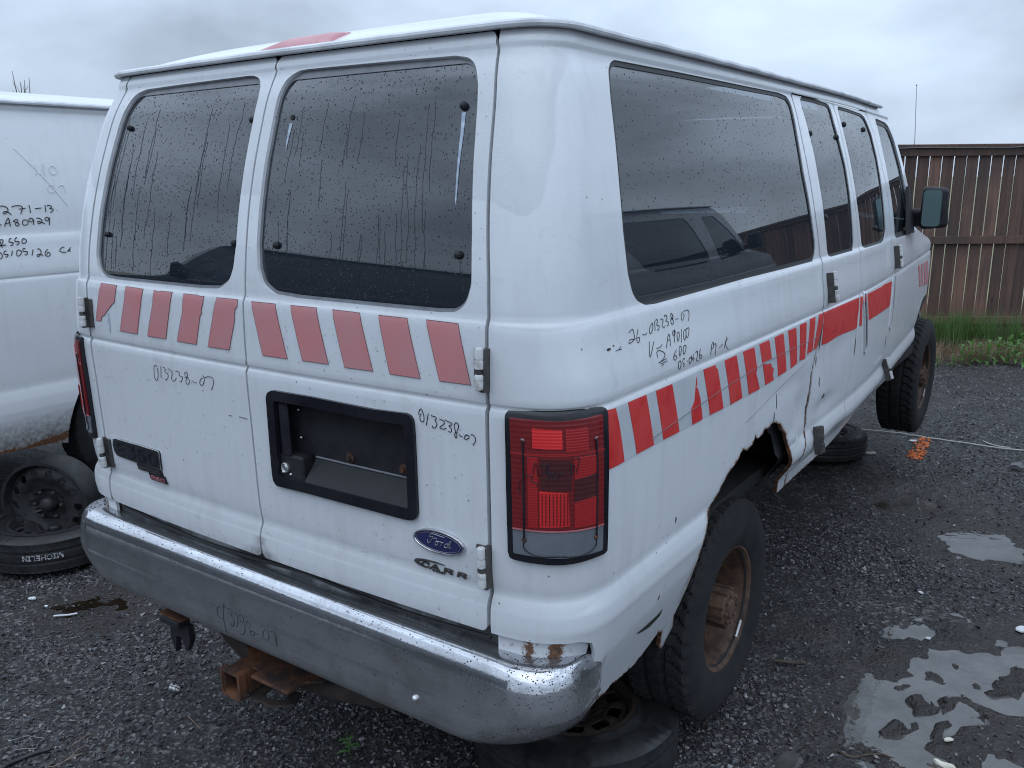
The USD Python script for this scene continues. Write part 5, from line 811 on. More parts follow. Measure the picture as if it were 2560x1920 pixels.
# tow hitch
tw = put('tow_hitch', cat([rot(bx(.02, .10, .50, .16, .30, .012, .003), 0, (0, 0, 1))]), M['rusty_steel'], van)
def sqtube(x, y0, y1, z, s, t):
    o = sbox(-s / 2, -s / 2, s / 2, s / 2).buffer(-.008).buffer(.008); i = sbox(-s / 2 + t, -s / 2 + t, s / 2 - t, s / 2 - t).buffer(-.004).buffer(.004)
    m = trimesh.creation.extrude_polygon(o.difference(i), y1 - y0, engine='earcut'); m.apply_transform(frame_m((x, y0, z), (1, 0, 0), (0, 0, -1), (0, 1, 0))); return m
put('receiver_tube', cat([sqtube(-.148, -.055, .20, .448, .078, .008), sqtube(-.148, -.060, -.035, .448, .090, .010)]), M['rusty_steel'], tw)
gus = Polygon([(-.21, 0), (.09, .0), (.04, -.12), (-.10, -.14), (-.20, -.12)])
put('gusset_plate', extr(Polygon([(-.24, .16), (.16, .16), (.14, .02), (.06, -.045), (-.09, -.045), (-.20, .02)]), .008).apply_translation((0, .03, .497)), M['rusty_steel'], tw)
ch = Polygon([(-.10, .05), (.05, .05), (.075, .0), (.02, -.045), (-.08, -.045)]).difference(Polygon([(-.055, .022), (.02, .022), (.035, 0), (.005, -.022), (-.045, -.022)]))
put('chain_loop', extr(ch, .009).apply_translation((-.03, .02, .400)), M['dark_steel'], tw)
cross = spline(np.array([(-.62, .16, .56), (-.45, .13, .52), (-.25, .10, .45), (-.1, .10, .44), (.1, .10, .45), (.35, .12, .49), (.62, .16, .56)]))
put('hitch_tube', tube(cross, .034, 10), M['dark_steel'], tw, smooth=40)
put('hitch_arm', cat([bx(-.60, .40, .64, .012, .6, .16), bx(.60, .40, .64, .012, .6, .16)]), M['dark_steel'], tw)
put('plug_bracket', cat([bx(-.468, .01, .562, .115, .09, .006, .001)]), M['rusty_steel'], tw)
put('trailer_plug', cat([bx(-.470, -.015, .545, .095, .05, .026, .005), extr(Polygon([(-.05, .0), (.05, .0), (.055, -.05), (.03, -.095), (.005, -.05), (-.02, -.055), (-.03, -.115), (-.05, -.07)]), .02).apply_transform(frame_m((-.462, .01, .535), (1, 0, 0), (0, 0, 1), (0, -1, 0)))]), M['black_plastic'], tw)
put('plug_lettering', on(bx(0, 0, 0, .001, .001, .001), 0, 1.2, -.2), M['black_plastic'], tw) if False else None
# axle, springs, exhaust
put('rear_axle', cat([tube([(-.75, 1.2, .46), (.75, 1.2, .46)], .05, 12), trimesh.creation.icosphere(2, .17).apply_translation((-.05, 1.2, .46))] + [tube(spline(np.array([(s * .55, .45, .66), (s * .55, 1.2, .52), (s * .55, 1.9, .68)])), .03, 6) for s in (-1, 1)]), M['dark_steel'], van, smooth=40)
put('exhaust_pipe', tube(spline(np.array([(.30, 3.9, .62), (.32, 2.6, .6), (.5, 1.9, .62), (.62, 1.2, .72), (.66, .5, .62), (.70, .30, .58)])), .032, 10), M['dark_steel'], van, smooth=True)
put('front_axle', tube([(-.7, 4.77, .60), (.7, 4.77, .60)], .045, 10), M['dark_steel'], van, smooth=True)

# wheels
def van_wheel(x, y, z, face=1, rusty=True):
    w = UsdGeom.Xform.Define(stage, path_for('wheel', van)); w.AddTranslateOp().Set(Gf.Vec3d(x, y, z)); w.AddRotateZOp().Set(0.0 if face > 0 else 180.0)
    put('tyre', tyre(), M['tyre_rubber'], w, smooth=40)
    rp = [(.226, .094), (.228, .100), (.222, .106), (.214, .104), (.208, .094), (.203, .070), (.196, .05), (.192, .0), (.188, -.028), (.178, -.042), (.12, -.050), (.09, -.045), (.07, -.045)]
    put('rim', cat([revolve(rp[::-1], 72, 'x'), revolve([(.17, -.043), (.155, -.036), (.13, -.036), (.115, -.043)][::-1], 72, 'x')]), M['rusty_rim'], w, smooth=40)
    hubp = [(.0, .118), (.030, .118), (.034, .112), (.062, .108), (.066, .10), (.066, .045), (.074, .040), (.074, .0), (.068, -.01), (.068, -.05)]
    hs = [bx(.112, .048 * math.cos(a), .048 * math.sin(a), .018, .014, .014, .003) for a in np.arange(8) * math.pi / 4] + [tube([(.02, .079 * math.cos(a + .2), .079 * math.sin(a + .2)), (-.045, .079 * math.cos(a + .2), .079 * math.sin(a + .2))], .009, 8) for a in np.arange(8) * math.pi / 4]
    ribs = [bx(.06, .067 * math.cos(a), .067 * math.sin(a), .10, .012, .012, .002) for a in np.arange(8) * math.pi / 4 + .39]
    put('hub', cat([revolve(hubp[::-1], 40, 'x')] + hs + ribs), M['rusty_rim'], w, smooth=35)
    put('wheel_weight', bx(0, 0, 0, .012, .016, .07, .005).apply_transform(trimesh.transformations.rotation_matrix(-.75, (1, 0, 0))).apply_translation((.096, .137, -.145)), M['silver'], w)
van_wheel(.825, 1.20, .462); van_wheel(.815, 4.77, .598); van_wheel(-.825, 1.20, .462, -1); van_wheel(-.815, 4.77, .598, -1)
# door mirror
g_ = np.random.default_rng(1)
my = 3.80
def hullbox(pts, r): return manifold3d.Manifold.batch_hull([manifold3d.Manifold.sphere(r, 24).translate(tuple(p)) for p in pts])
mh = hullbox([(.995, my, 1.835), (1.075, my + .005, 1.828), (1.085, my + .01, 1.665), (.993, my, 1.655), (1.0, my + .075, 1.82), (1.05, my + .07, 1.80), (1.055, my + .07, 1.685), (1.0, my + .075, 1.68)], .026)
mi = put('door_mirror', mh, M['black_plastic'], van, smooth=50)
put('mirror_arm', hullbox([(.905, my + .02, 1.72), (.905, my + .04, 1.66), (.99, my + .02, 1.715), (.99, my + .04, 1.665)], .022), M['black_plastic'], mi, smooth=50)
put('mirror_sail', cat([trimesh.convex.convex_hull(np.array([skin(u, z, o) for u, z in ((4.70, 1.605), (4.48, 1.61), (4.60, 1.86), (4.70, 1.72)) for o in (.002, .02)]))]), M['black_plastic'], mi)
mg = sbox(-.047, -.098, .044, .096).buffer(-.02).buffer(.02)
put('mirror_glass', extr(mg, .003).apply_transform(frame_m((1.030, my - .0265, 1.745), (.985, .17, 0), (0, 0, 1), (.17, -.985, 0))), M['mirror_glass'], mi, smooth=False)
put('antenna', cat([tube([(.82, 4.42, 1.56), (.82, 4.42, 1.63)], .012, 10), tube(np.array([(.82, 4.42, 1.62), (.7957, 4.42, 2.03), (.771, 4.42, 2.445)]), [.0022, .0018, .0014], 6), trimesh.creation.icosphere(1, .004).apply_translation((.771, 4.42, 2.447))]), M['dark_steel'], van, smooth=True)

# ---------------------------------------------------------------- other vehicles of the yard
_zi = np.array([.30, .50, .857, 1.02, 1.437, 1.65, 2.30, 2.36]); _zo = np.array([.55, .745, .990, 1.06, 1.437, 1.62, 2.207, 2.262])
zmap = PchipInterpolator(_zi, _zo); zinv = PchipInterpolator(_zo, _zi)
def S2(u, z, off=0.0):
    zz = zmap(z); P = surf(u, zz); P[..., 2] = z; return P + SN2(u, z) * np.asarray(off)[..., None] if np.ndim(off) else P + SN2(u, z) * off
def SN2(u, z, e=2e-3):
    def f(a, b):
        P = surf(a, zmap(b)); P[..., 2] = b; return P
    du = f(np.asarray(u) + e, z) - f(np.asarray(u) - e, z); dz = f(u, np.asarray(z) + e) - f(u, np.asarray(z) - e); n = np.cross(du, dz); return n / np.linalg.norm(n, axis=-1, keepdims=True)
def cargo_van(name, label, pnt, loc, rotz=0, windows=False, fine=False):
    t = thing(name, label, 'van', loc, rotz)
    step = .04 if fine else .10
    ul = np.r_[np.arange(-6.6, -1.1, .2), np.arange(-1.1, 1.1, .03), np.arange(1.1, 6.6, step)]; zl = np.sort(np.r_[zinv(np.clip(_cre, .6, 2.25)), np.arange(.4, 2.36, .04 if fine else .08)])
    zl = zl[np.r_[True, np.diff(zl) > .002]]; k = dict(UL=ul, ZL=zl, S=S2, SN=SN2)
    nz = [(u, float(zinv(z))) for u, z in NOSE]
    arch = lambda uc: [(uc + .48 * math.cos(a), .52 + .50 * math.sin(a)) for a in np.linspace(0, math.pi, 20)]
    side = Polygon([(0, .75), (0, 2.345)] + nz[::-1] + [(6.1, .55)] + arch(5.62) + [(5.1, .50)] + [(2.6, .48)] + [(2.05 + .47 * math.cos(a), .48 + .52 * math.sin(a)) for a in np.linspace(.0, math.pi, 24)] + [(1.5, .50), (1.0, .52), (.9, .75)]).buffer(0)
    wins = []
    if windows:
        wins = [Polygon([(1.25, 1.60), (1.25, 2.2), (2.5, 2.2), (2.6, 1.60)]).buffer(-.05).buffer(.05), Polygon([(2.75, 1.60), (2.68, 2.2), (3.55, 2.2), (3.78, 1.60)]).buffer(-.1).buffer(.1)]
    wins.append(Polygon([(3.98, 1.60), (3.90, 2.2), (4.22, 2.2), (4.60, 1.90), (4.76, 1.62)]).buffer(-.03).buffer(.03))
    W_ = unary_union(wins)
    edge = LineString([(1.0, .50), (1.58, .50), (1.60, .75)])
    gr = lambda u, z: .62 * near(LineString([(1.0, .54), (1.56, .54)]), .14)(np.abs(u), z) + .55 * (z < .70) * (np.abs(u) < 1.7)
    ru_ = lambda u, z: .78 * near(LineString([(1.0, .50), (1.35, .50), (1.58, .53)]), .07)(np.abs(u), z)
    pput('body_side', side.difference(W_), M[pnt], t, rust=ru_, grime=gr, **k); pput('body_side', mirr(side.difference(W_)), M[pnt], t, rust=ru_, grime=gr, **k)
    for w in wins: pput('window', w.buffer(.003), M['tinted_glass'], t, -.006, 0, **k); pput('window', mirr(w.buffer(.003)), M['tinted_glass'], t, -.006, 0, **k)
    L = lambda P, bow: np.stack([np.stack([S2(np.array([u for u, z in P]), np.array([z for u, z in P]))[:, 0] * x, S2(np.array([u for u, z in P]), np.array([z for u, z in P]))[:, 1] + bow * (1 - x * x), np.array([z for u, z in P]) + .02 * (1 - x * x)], -1) for x in np.linspace(-1, 1, 13)], 1)
    put('windscreen', grid_mesh(L([nz[i] for i in (11, 10, 9, 8, 7, 6)], .16)), M['tinted_glass'], t, smooth=True)
    put('bonnet', grid_mesh(L([nz[i] for i in (6, 5, 4, 3, 2)], .12)), M[pnt], t, smooth=True); put('front_grille', grid_mesh(L([nz[i] for i in (2, 1, 0)], .12)), M['black_plastic'], t, smooth=True)
    pu2 = np.linspace(-4.25, 4.25, 90); Pk2 = S2(pu2, np.full(90, 2.345)); sp2 = np.c_[np.zeros(90), np.clip(Pk2[:, 1], .95, 3.1)]
    RV2 = np.stack([np.c_[Pk2[:, :2] + (sp2 - Pk2[:, :2]) * v, Pk2[:, 2] + .10 * (1 - (1 - v) ** 2.6)] for v in np.linspace(0, 1, 14) ** 1.4], 0)
    put('roof', grid_mesh(RV2[:, ::-1]), M[pnt], t, smooth=True)
    rb2, rn2 = S2(pu2, np.full(90, 2.34)), SN2(pu2, np.full(90, 2.32)); rn2[:, 2] = 0; rn2 /= np.linalg.norm(rn2, axis=1, keepdims=True)
    put('drip_rail', grid_mesh(np.stack([rb2 + rn2 * o + np.array([0, 0, h]) for o, h in prof * 1.3], 1)[:, ::-1]), M['rail_paint'], t, smooth=40)
    put('underbody', cat([bx(0, 2.7, .70, 1.7, 5.0, .25), bx(0, .0, .62, 1.7, .10, .20, .02)]), M['dark_steel'], t)
    for x, y, f in ((.83, 1.16, 1), (.83, 4.75, 1), (-.83, 1.16, -1), (-.83, 4.75, -1)):
        w = UsdGeom.Xform.Define(stage, path_for('wheel', t)); w.AddTranslateOp().Set(Gf.Vec3d(x, y, .50 if y < 2 else .43)); w.AddRotateZOp().Set(0.0 if f > 0 else 180.0)
        put('tyre', tyre(R=.395, k=160 if fine else 96, blocks=40), M['tyre_rubber'], w, smooth=40); put('rim', disc_rim([Point(.135 * math.cos(a), .135 * math.sin(a)).buffer(.02, 6) for a in np.arange(8) * math.pi / 4], axis='x'), M['black_rim'], w, smooth=40)
    for s in (1, -1): put('wheel_house', bx(s * .55, 1.16, .72, .02, 1.1, .60), M['dark_cavity'], t)
    put('door_mirror', cat([bx(s * 1.03, 3.9, 1.80, .16, .10, .24, .03) for s in (1, -1)] + [bx(s * .94, 3.9, 1.72, .12, .05, .07, .01) for s in (1, -1)]), M['black_plastic'], t)
    return t
lv = cargo_van('cargo_van', 'windowless white cargo van with black handwriting, parked left of the striped van', 'cargo_white_paint', (-3.852, .25, 0), fine=True)
put('handwriting', ink([[(y, z) for y, z in s] for s in S['lv']], lambda p: np.c_[np.interp(p[:, 1], ZQ, XQ) + .0012 + .0, p[:, 0] - .25, p[:, 1]], .0026), M['marker_ink'], lv, smooth=True) if False else None
def side_x(y, z):
    """outer face of the cargo van's right flank, in its own frame"""
    y = np.asarray(y, float); z = np.asarray(z, float); u = y + .89
    for _ in range(12):
        P = S2(u, z); u = u + (y - P[:, 1])
    return S2(u, z, .0018)[:, 0]
for a_, b_ in ((0, 8), (8, 16), (16, 22), (22, 31), (31, len(S['lv']))): put('handwriting', ink(S['lv'][a_:b_], lambda p: np.c_[side_x(p[:, 0] - .25, p[:, 1]), p[:, 0] - .25, p[:, 1]], .0022), M['marker_ink'], lv, smooth=True)
faint = [[(.90, 2.10), (1.02, 1.95), (1.12, 1.80)], [(.99, 2.02), (.985, 1.96)], [(.99, 2.02), (1.01, 1.97), (1.03, 2.02), (1.03, 1.96)], [(1.06, 1.99), (1.08, 2.01), (1.10, 1.99), (1.08, 1.965), (1.06, 1.99)], [(1.03, 1.89), (1.05, 1.91), (1.07, 1.89), (1.05, 1.87), (1.03, 1.89)], [(1.09, 1.90), (1.11, 1.91), (1.12, 1.87)], [(.72, 2.02), (.75, 2.03), (.78, 2.02), (.80, 2.00)], [(.72, 1.93), (.76, 1.95), (.79, 1.92), (.75, 1.90)]]
put('glue_residue', ink(faint, lambda p: np.c_[side_x(p[:, 0] - .25, p[:, 1]) - .0016, p[:, 0] - .25, p[:, 1]], .0026), M['faint_ink'], lv, smooth=True)
put('side_moulding', tube(np.stack([side_x(np.linspace(-.2, .98, 30), np.full(30, 1.648)), np.linspace(-.2, .98, 30), np.full(30, 1.648)], -1), .006, 6), M['hinge_white'], lv, smooth=True) if False else None
cargo_van('grey_van', 'grey van with side windows parked across the aisle, right of the picture', 'grey_paint', (3.82, 1.9, 0), windows=True)
cargo_van('dark_van', 'dark van parked broadside behind the camera, nearer the aisle', 'dark_paint', (-1.95, -5.75, 0), rotz=41.0)
cargo_van('dark_van', 'dark van parked broadside behind the camera, nose to tail ahead of another', 'dark_paint', (-5.75, -1.38, 0), rotz=41.0)

# ---------------------------------------------------------------- wheels used as stands
def lying_wheel(label, x, y, R, w, holes, rb, letters=None, post=0.0, rot0=0.0, mt='black_rim', group=None):
    t = thing('stand_wheel', label, 'wheel', (x, y, 0), rot0)
    put('tyre', tyre(R=R, w=w, rb=rb, k=180, blocks=60, axis='z', depth=.0035).apply_translation((0, 0, w / 2 + .006)), M['tyre_wet'], t, smooth=40)
    put('rim', disc_rim(holes, rb=rb, w=w * .86, hub=.035).apply_translation((0, 0, w / 2 + .006)), M[mt], t, smooth=40)
    if post: put('post', cat([bx(0, 0, (post + .1) / 2, .09, .09, post - .1, .006), bx(0, 0, post, .2, .16, .02, .003)]), M['dark_steel'], t)
    if letters:
        m = meshkit.text_mesh(letters, .026, .002, True); v = m.vertices; L_ = v[:, 0].max(); rr = R - .012
        v0 = v.copy(); ph = (v0[:, 0] - L_ / 2) / (rr) ; rad = R + .0 * ph
        a0 = math.radians(-38) - math.radians(rot0)
        hgt = .112 - (v0[:, 1] - .013) * 1.0        # upside down
        ang = a0 - ph * -1.0 * -1.0
        m.vertices = np.c_[(R + .001 + v0[:, 2]) * np.cos(ang), (R + .001 + v0[:, 2]) * np.sin(ang), hgt]
        put('tyre_lettering', m, M['letter_white'], t, smooth=False)
    return t
pbr('brown_rim', (.012, .008, .006), (.035, .022, .015), rough=.7, scale=18, bump=.3, bscale=90)
h16 = [Point(.162 * math.cos(a), .162 * math.sin(a)).buffer(.0215, 10) for a in np.arange(14) * 2 * math.pi / 14]
hsq = [shapely.affinity.rotate(shapely.affinity.translate(sbox(-.024, -.032, .024, .032).buffer(-.012).buffer(.012), .138, 0), a, origin=(0, 0)) for a in np.arange(10) * 36.0]
lying_wheel('flat lying wheel with white tyre lettering beneath the cargo van at left', -2.57, .66, .332, .20, h16, .215, 'MICHELIN', 0, 0)
lying_wheel('brown wheel lying flat under the right end of the chrome bumper', .55, .80, .352, .20, hsq, .205, None, .55, 12, 'brown_rim')
lying_wheel('wheel lying flat beneath the side doors, near the front tyre', .30, 4.62, .325, .17, h16, .205, None, .70, 5)
lying_wheel('wheel lying flat under the left rear frame of the striped van', -.55, 1.9, .34, .20, hsq, .205, None, .60, 30)
us = thing('upright_wheel', 'bare black steel wheel standing on edge under the cargo van', 'wheel', (-2.63, .70, .262), -62.0)
put('rim', disc_rim([Point(.178 * math.cos(a), .178 * math.sin(a)).buffer(.0205, 10) for a in np.arange(14) * 2 * math.pi / 14], rb=.236, w=.16, axis='x', hub=.04), M['black_rim'], us, smooth=40)
put('wheel_nut', cat([trimesh.creation.icosphere(1, .012).apply_translation((.045, .075 * math.cos(a), .075 * math.sin(a))) for a in np.arange(6) * math.pi / 3]), M['dark_steel'], us, smooth=True)
put('hub_cap', revolve([(0, .075), (.03, .072), (.042, .05), (.045, .02)][::-1], 24, 'x'), M['black_rim'], us, smooth=True)

# ---------------------------------------------------------------- fence
FD = np.array([.8217, .5699]); FN = np.array([FD[1], -FD[0]]); F0 = np.array([1.04, 9.80])    # FN points to the yard
fang = math.degrees(math.atan2(FD[1], FD[0]))
for i in range(6):
    c = (0.050 + .022 * i, .026 + .0115 * i, .0185 + .0082 * i)
    mat(f'cedar_{"abcdef"[i]}', {'tc': ('texture_coordinate', {}), 'm': ('mapping', {'scale': (9.0, 9.0, .55), 'location': (i * 3.1, 0, i * 1.7)}), 'n': ('noise_texture', {'scale': 3.2, 'detail': 7.0, 'roughness': 0.66, 'distortion': 0.6}),
        'v': ('voronoi_texture', {'scale': 2.1, 'randomness': 1.0}), 'mv': ('mapping', {'scale': (2.4, 1.0, 1.0)}), 'k': ('map_range', {'from_min': 0.055, 'from_max': 0.085, 'to_min': 0.9, 'to_max': 0.0, 'clamp': True}), 'n2': ('noise_texture', {'scale': 1.1, 'detail': 3.0}),
        'r': ('rgb_ramp', {'ramp': [(0.3, tuple(.5 * x for x in c)), (0.52, c), (0.72, (c[0] * 1.5, c[1] * 1.45, c[2] * 1.4))]}), 'x': ('mix', {'color2': (0.012, 0.007, 0.005)}), 'd': ('mix', {'color2': (0.035, 0.026, 0.022)}), 'df': ('map_range', {'from_min': 0.45, 'from_max': 0.65, 'to_min': 0.0, 'to_max': 0.7, 'clamp': True}),
        'b': ('bump', {'strength': 0.35, 'distance': 0.004}), 'p': ('principled_bsdf', {'roughness': 0.62})},
        [('tc.object', 'm.vector'), ('m.vector', 'n.vector'), ('n.fac', 'r.fac'), ('tc.object', 'mv.vector'), ('mv.vector', 'v.vector'), ('v.distance', 'k.value'), ('r.color', 'x.color1'), ('k.result', 'x.fac'), ('tc.object', 'n2.vector'), ('n2.fac', 'df.value'), ('x.color', 'd.color1'), ('df.result', 'd.fac'), ('d.color', 'p.base_color'), ('n.fac', 'b.height'), ('b.normal', 'p.normal')])
CED = [M['cedar_' + c] for c in 'abcdef']
fen = thing('board_fence', 'tall dark brown wooden board fence along the back of the yard', 'fence', (F0[0], F0[1], 0), fang)
g = np.random.default_rng(21); pitch = .1352
for i in range(-34, 62):
    x = i * pitch; wv = .1185 + g.normal(0, .0022); b = bx(0, 0, 0, wv, .019, 2.03, .002)
    z0 = .14 + g.normal(0, .008)
    V = b.vertices; V[:, 0] += g.normal(0, .0018) * (V[:, 2]) ; V[:, 2] += 1.015
    b.apply_translation((x + g.normal(0, .0012), .030 + g.normal(0, .0025), z0))
    put('board', b, CED[int(g.integers(0, 5))], fen, smooth=False)
for i in range(-2, 4):
    xa, xb = i * 2.44, (i + 1) * 2.44 - .006
    if (i + 1) * 2.44 < -34 * pitch or i * 2.44 > 62 * pitch: pass
    c = (xa + xb) / 2; L_ = xb - xa
    put('header_rail', bx(c, .001, 2.158, L_, .036, .088, .003), CED[1], fen, smooth=False)
    put('cap_board', rot(bx(c, .012, 2.222, L_ + .004, .135, .034, .003), 3, (1, 0, 0), (c, 0, 2.22)), CED[2], fen, smooth=False)
    put('middle_rail', bx(c, .000, 1.205, L_, .038, .085, .003), CED[2], fen, smooth=False)
    put('bottom_rail', bx(c, .000, .30, L_, .038, .088, .003), CED[4], fen, smooth=False)
    put('kick_board', bx(c, -.004, .115, L_, .030, .19, .003), CED[3], fen, smooth=False)
    put('post', bx(xb + .003, .095, 1.08, .09, .09, 2.16, .004), CED[1], fen, smooth=False)

# ---------------------------------------------------------------- ground
def area(name): return Polygon(G[name]).buffer(0)
water = [area(k) for k in ('w1', 'w2', 'w3')]; isl = unary_union([area(k) for k in G if k[0] == 'i' and k[1:].isdigit()])
WET = unary_union(water + [area('w1').convex_hull.buffer(.02)]); w4 = area('w4'); wl = area('wl'); wet2 = area('wet2').buffer(.05)
def axis(a, b, lo, hi, d, gr_=1.10):
    x = list(np.arange(a, b + d / 2, d)); s = d
    while x[-1] < hi: s *= gr_; x.append(x[-1] + s)
    s = d; y = [a]
    while y[-1] > lo: s *= gr_; y.append(y[-1] - s)
    return np.array(y[:0:-1] + x)
gx = axis(-2.9, 2.6, -400, 400, .016); gy = axis(-.75, 4.6, -400, 600, .016)
GX, GY = np.meshgrid(gx, gy, indexing='ij'); gp = np.stack([GX, GY, np.zeros_like(GX)], -1)
nearby = np.clip(1 - np.hypot(GX, GY - 3) / 40, 0, 1)
Hh = .030 * (meshkit.fbm(gp * .9 + 11, 3, 5) - .5) + .016 * (meshkit.fbm(gp * 5 + 3, 4, 6) - .5) + .010 * (meshkit.fbm(gp * 22, 2, 7) - .5)
Hh *= nearby
pts = shapely.points(GX, GY); msk = (GX > -4) & (GX < 6) & (GY > -2) & (GY < 7)
def sd(poly, s):
    """1 well inside, 0 well outside, soft over s"""
    d = np.zeros_like(GX); p = pts[msk]; i = shapely.contains_xy(poly, GX[msk], GY[msk]); q = shapely.distance(poly.boundary, p)
    d[msk] = np.clip(.5 + np.where(i, q, -q) / s, 0, 1); d[~msk] = 0; return d * d * (3 - 2 * d)
rough_ = meshkit.fbm(gp * 9 + 40, 4, 9)
basin = np.maximum.reduce([sd(w, .05) for w in water]); island = sd(isl, .03)
mudzone = sd(Polygon([(1.15, .9), (1.1, 1.9), (1.35, 2.35), (1.75, 2.75), (2.6, 2.9), (2.6, .9)]).union(Polygon([(.8, 1.9), (1.15, 1.9), (1.2, 2.2), (.8, 2.25)])), .3)
mud2 = np.maximum(mudzone, .9 * sd(wet2, .7))
Hh = Hh + mud2 * (.060 * (meshkit.fbm(gp * np.array([6, 3.4, 1]) + 70, 5, 12) - .5))
Hh = np.where(basin > 0, Hh * (1 - .8 * basin) - .020 * basin + .030 * basin * np.clip(rough_ - .60, 0, 1) * 2.2 + .034 * island * basin * (.55 + .9 * rough_) + .020 * basin * (meshkit.fbm(gp * 16 + 5, 3, 77) - .5), Hh)
for w, dep in ((w4, .016), (wl, .013)):
    b_ = sd(w, .25); Hh = Hh * (1 - .3 * b_) - dep * b_
Hh -= .010
wetv = np.maximum.reduce([sd(WET, .25), .8 * mudzone, sd(w4.buffer(.25), .4) * .9, sd(wl.buffer(.05), .2) * .9, sd(wet2, .5) * .8, .55 * sd(area('mudl').buffer(.05), .15)])
wetv = np.clip(wetv + .25 * (meshkit.fbm(gp * 1.4 + 9, 3, 15) - .5), 0, 1)
beyond = ((GX - F0[0]) * FN[0] + (GY - F0[1]) * FN[1])
fieldv = np.clip((-beyond + .1) / .4, 0, 1)
verge = np.clip(1 - np.abs(beyond - .35) / .75, 0, 1)
stage_n = [('tc', ('geometry', {})), ('w', ('attribute', {'attribute': 'wet'})), ('fa', ('attribute', {'attribute': 'field'})), ('ve', ('attribute', {'attribute': 'verge'})),
    ('v', ('voronoi_texture', {'scale': 75.0, 'randomness': 1.0})), ('v2', ('voronoi_texture', {'scale': 190.0})), ('n', ('noise_texture', {'scale': 3.0, 'detail': 8.0, 'roughness': 0.65})), ('nf', ('noise_texture', {'scale': 48.0, 'detail': 6.0, 'roughness': 0.7})),
    ('vs', ('separate_xyz', {})), ('st', ('rgb_ramp', {'ramp': [(0.0, (0.008, 0.0072, 0.0078)), (0.35, (0.018, 0.0162, 0.017)), (0.6, (0.034, 0.031, 0.032)), (0.85, (0.085, 0.08, 0.081)), (1.0, (0.21, 0.20, 0.195))]})),
    ('mud', ('rgb_ramp', {'ramp': [(0.3, (0.010, 0.0080, 0.0070)), (0.7, (0.030, 0.025, 0.022))]})), ('wm', ('map_range', {'from_min': 0.15, 'from_max': 0.85, 'to_min': 0.25, 'to_max': 0.93, 'clamp': True})), ('c', ('mix', {})),
    ('nl', ('map_range', {'from_min': 0.35, 'from_max': 0.68, 'to_min': 0.5, 'to_max': 1.25, 'clamp': True})), ('cx', ('combine_xyz', {})), ('cl', ('mix', {'mix_type': 'multiply', 'fac': 1.0})),
    ('gr', ('rgb_ramp', {'ramp': [(0.35, (0.10, 0.095, 0.03)), (0.65, (0.24, 0.21, 0.09))]})), ('cg', ('mix', {})), ('ea', ('rgb_ramp', {'ramp': [(0.35, (0.03, 0.022, 0.016)), (0.65, (0.10, 0.075, 0.05))]})), ('cv', ('mix', {})),
    ('ro', ('map_range', {'from_min': 0.3, 'from_max': 1.0, 'to_min': 0.55, 'to_max': 0.13, 'clamp': True})), ('h', ('math', {'math_type': 'multiply_add', 'value2': 0.6})), ('b', ('bump', {'strength': 1.0, 'distance': 0.008})), ('p', ('principled_bsdf', {'specular_ior_level': 0.45}))]
mat('wet_gravel', dict(stage_n), [('tc.position', 'v.vector'), ('tc.position', 'v2.vector'), ('tc.position', 'n.vector'), ('tc.position', 'nf.vector'), ('v.color', 'vs.vector'), ('vs.x', 'st.fac'), ('nf.fac', 'mud.fac'), ('w.fac', 'wm.value'), ('wm.result', 'c.fac'), ('st.color', 'c.color1'), ('mud.color', 'c.color2'),
    ('n.fac', 'nl.value'), ('nl.result', 'cx.x'), ('nl.result', 'cx.y'), ('nl.result', 'cx.z'), ('c.color', 'cl.color1'), ('cx.vector', 'cl.color2'), ('n.fac', 'ea.fac'), ('cl.color', 'cv.color1'), ('ea.color', 'cv.color2'), ('ve.fac', 'cv.fac'), ('n.fac', 'gr.fac'), ('cv.color', 'cg.color1'), ('gr.color', 'cg.color2'), ('fa.fac', 'cg.fac'), ('cg.color', 'p.base_color'),
    ('w.fac', 'ro.value'), ('ro.result', 'p.roughness'), ('v.distance', 'h.value1'), ('nf.fac', 'h.value3'), ('h.value', 'b.height'), ('b.normal', 'p.normal')])
gm = grid_mesh(np.stack([GX, GY, Hh], -1)); gm.faces = gm.faces[:, ::-1] if gm.face_normals[0][2] < 0 else gm.faces
gr_o = put('gravel_ground', gm, M['wet_gravel'], smooth=True, prim={'wet': wetv.ravel(), 'field': fieldv.ravel(), 'verge': verge.ravel()}, kind='structure', label='wet dark gravel yard')
from scipy.interpolate import RegularGridInterpolator
hz = RegularGridInterpolator((gx, gy), Hh, bounds_error=False, fill_value=0.0)
wz = RegularGridInterpolator((gx, gy), wetv, bounds_error=False, fill_value=0.0); bz = RegularGridInterpolator((gx, gy), np.maximum(basin * (1 - island), 0), bounds_error=False, fill_value=0.0)
